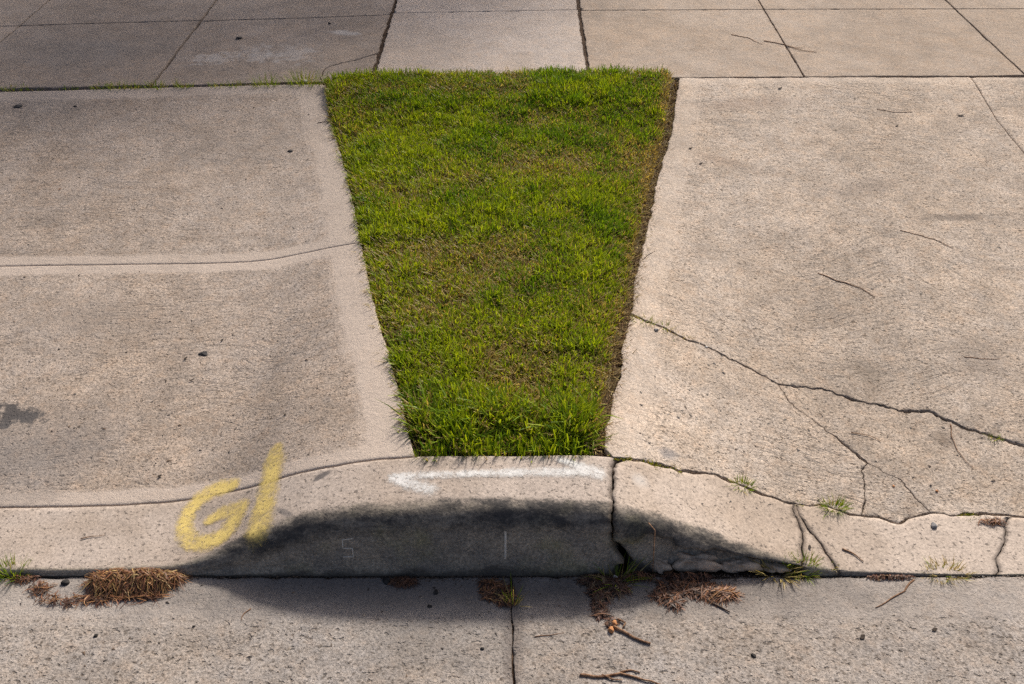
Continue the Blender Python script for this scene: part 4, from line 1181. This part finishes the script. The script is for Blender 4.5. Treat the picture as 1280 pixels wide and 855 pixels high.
# uncountable grit
def grit(name, regions, n, smin, smax, cols, label):
    V = []; F = []; C_ = []
    tet = np.array([(1, 0, -.4), (-.5, .8, -.4), (-.6, -.8, -.4), (.1, 0, .7)])
    for _ in range(n):
        rg = regions[int(RNG.integers(0, len(regions)))]
        px, py = rg[0] + RNG.random() * (rg[2] - rg[0]), rg[1] + RNG.random() * (rg[3] - rg[1])
        V.append((px, py))
    W = unproj(V); zz = np.where(W[:, 1] < YG, zg(W[:, 0], W[:, 1]), W[:, 2])
    s = smin + (smax - smin) * RNG.random(n) ** 3
    a = RNG.random(n) * 6.28
    st = 1 + RNG.random(n) * 1.5
    vx_ = tet[None, :, 0] * s[:, None] * st[:, None]; vy_ = tet[None, :, 1] * s[:, None]
    X = W[:, 0, None] + vx_ * np.cos(a)[:, None] - vy_ * np.sin(a)[:, None]
    Y = W[:, 1, None] + vx_ * np.sin(a)[:, None] + vy_ * np.cos(a)[:, None]
    ZZ = zz[:, None] + (tet[None, :, 2] + .4) * s[:, None] * .8
    P3 = np.stack([X, Y, ZZ], -1).reshape(-1, 3)
    f0 = np.array([(0, 1, 3), (1, 2, 3), (2, 0, 3)])
    Fi = (np.arange(n)[:, None, None] * 4 + f0[None]).reshape(-1, 3)
    c = np.array(cols)[RNG.integers(0, len(cols), n)]
    o = fast_mesh(name, P3, Fi, np.repeat(c, 4, 0), M['needles']); tag(o, label, 'grit', kind='stuff'); return o
GC = [(.05, .04, .035), (.10, .075, .055), (.16, .11, .075), (.06, .05, .045), (.3, .25, .2)]
grit('grit', [(0, 125, 400, 560), (60, 400, 420, 600), (860, 110, 1280, 640), (860, 110, 1280, 640), (800, 400, 1000, 580)], 900, .0010, .0042, GC, 'scattered specks of grit on the two driveways')
grit('silt', [(200, 719, 1280, 724), (480, 719, 1000, 727), (0, 716, 1280, 722)], 2600, .0008, .0034, GC[:4], 'dark silt along the foot of the curb')
grit('grit', [(0, 730, 1280, 850), (560, 722, 960, 790)], 420, .0010, .0040, GC, 'scattered specks of grit in the gutter')

# ------------------------------------------------------------------ the tree whose shade lies over the left sidewalk (stands outside the frame)
def shade_tree(bx, by, label):
    o = empty('tree', (bx, by, .2)); tag(o, label, 'tree')
    tube('trunk', [(0, 0, -.1), (.05, 0, 1), (-.04, .06, 2), (.02, .02, 2.6), (0, .1, 3.4)], .10, .05, M['twig_dark'], o, sides=10)
    r = np.random.default_rng(5)
    n = 3100
    cc = np.array([(-.7, 0, 3.1, .8), (.35, .1, 3.3, .75), (-.2, .2, 3.9, .7), (-1.7, -.1, 3.2, .75), (-2.6, -.5, 3.0, .6), (-1.2, -1.0, 2.9, .5)])
    k = r.integers(0, len(cc), n); d = r.normal(0, 1, (n, 3)); d /= np.linalg.norm(d, axis=1)[:, None]
    c = cc[k, :3] + d * (cc[k, 3] * r.random(n) ** .45)[:, None]
    a = r.random(n) * 6.28; t = r.normal(0, .5, n); L = .10 + .06 * r.random(n)
    u = np.stack([np.cos(a) * np.cos(t), np.sin(a) * np.cos(t), np.sin(t)], 1) * L[:, None]
    v = np.stack([-np.sin(a), np.cos(a), .3 * t], 1) * (L * .35)[:, None]
    V = np.stack([c, c + u * .5 + v, c + u, c + u * .5 - v], 1).reshape(-1, 3)
    F = np.arange(n * 4).reshape(-1, 4)
    col = np.repeat(np.array([.06, .10, .025]) * (.7 + .6 * r.random(n))[:, None], 4, 0)
    fast_mesh('crown', V, F, col, M['grass'], parent=o)
    for (x, y, z, q) in cc:
        tube('limb', [(0, .05, 2.0), (x * .5, y * .5, 2.0 + (z - 2) * .6), (x, y, z)], .035, .012, M['twig_dark'], o)
    return o
shade_tree(.9, 8.05, 'small leafy tree beyond the sidewalk, shading the grey slabs')
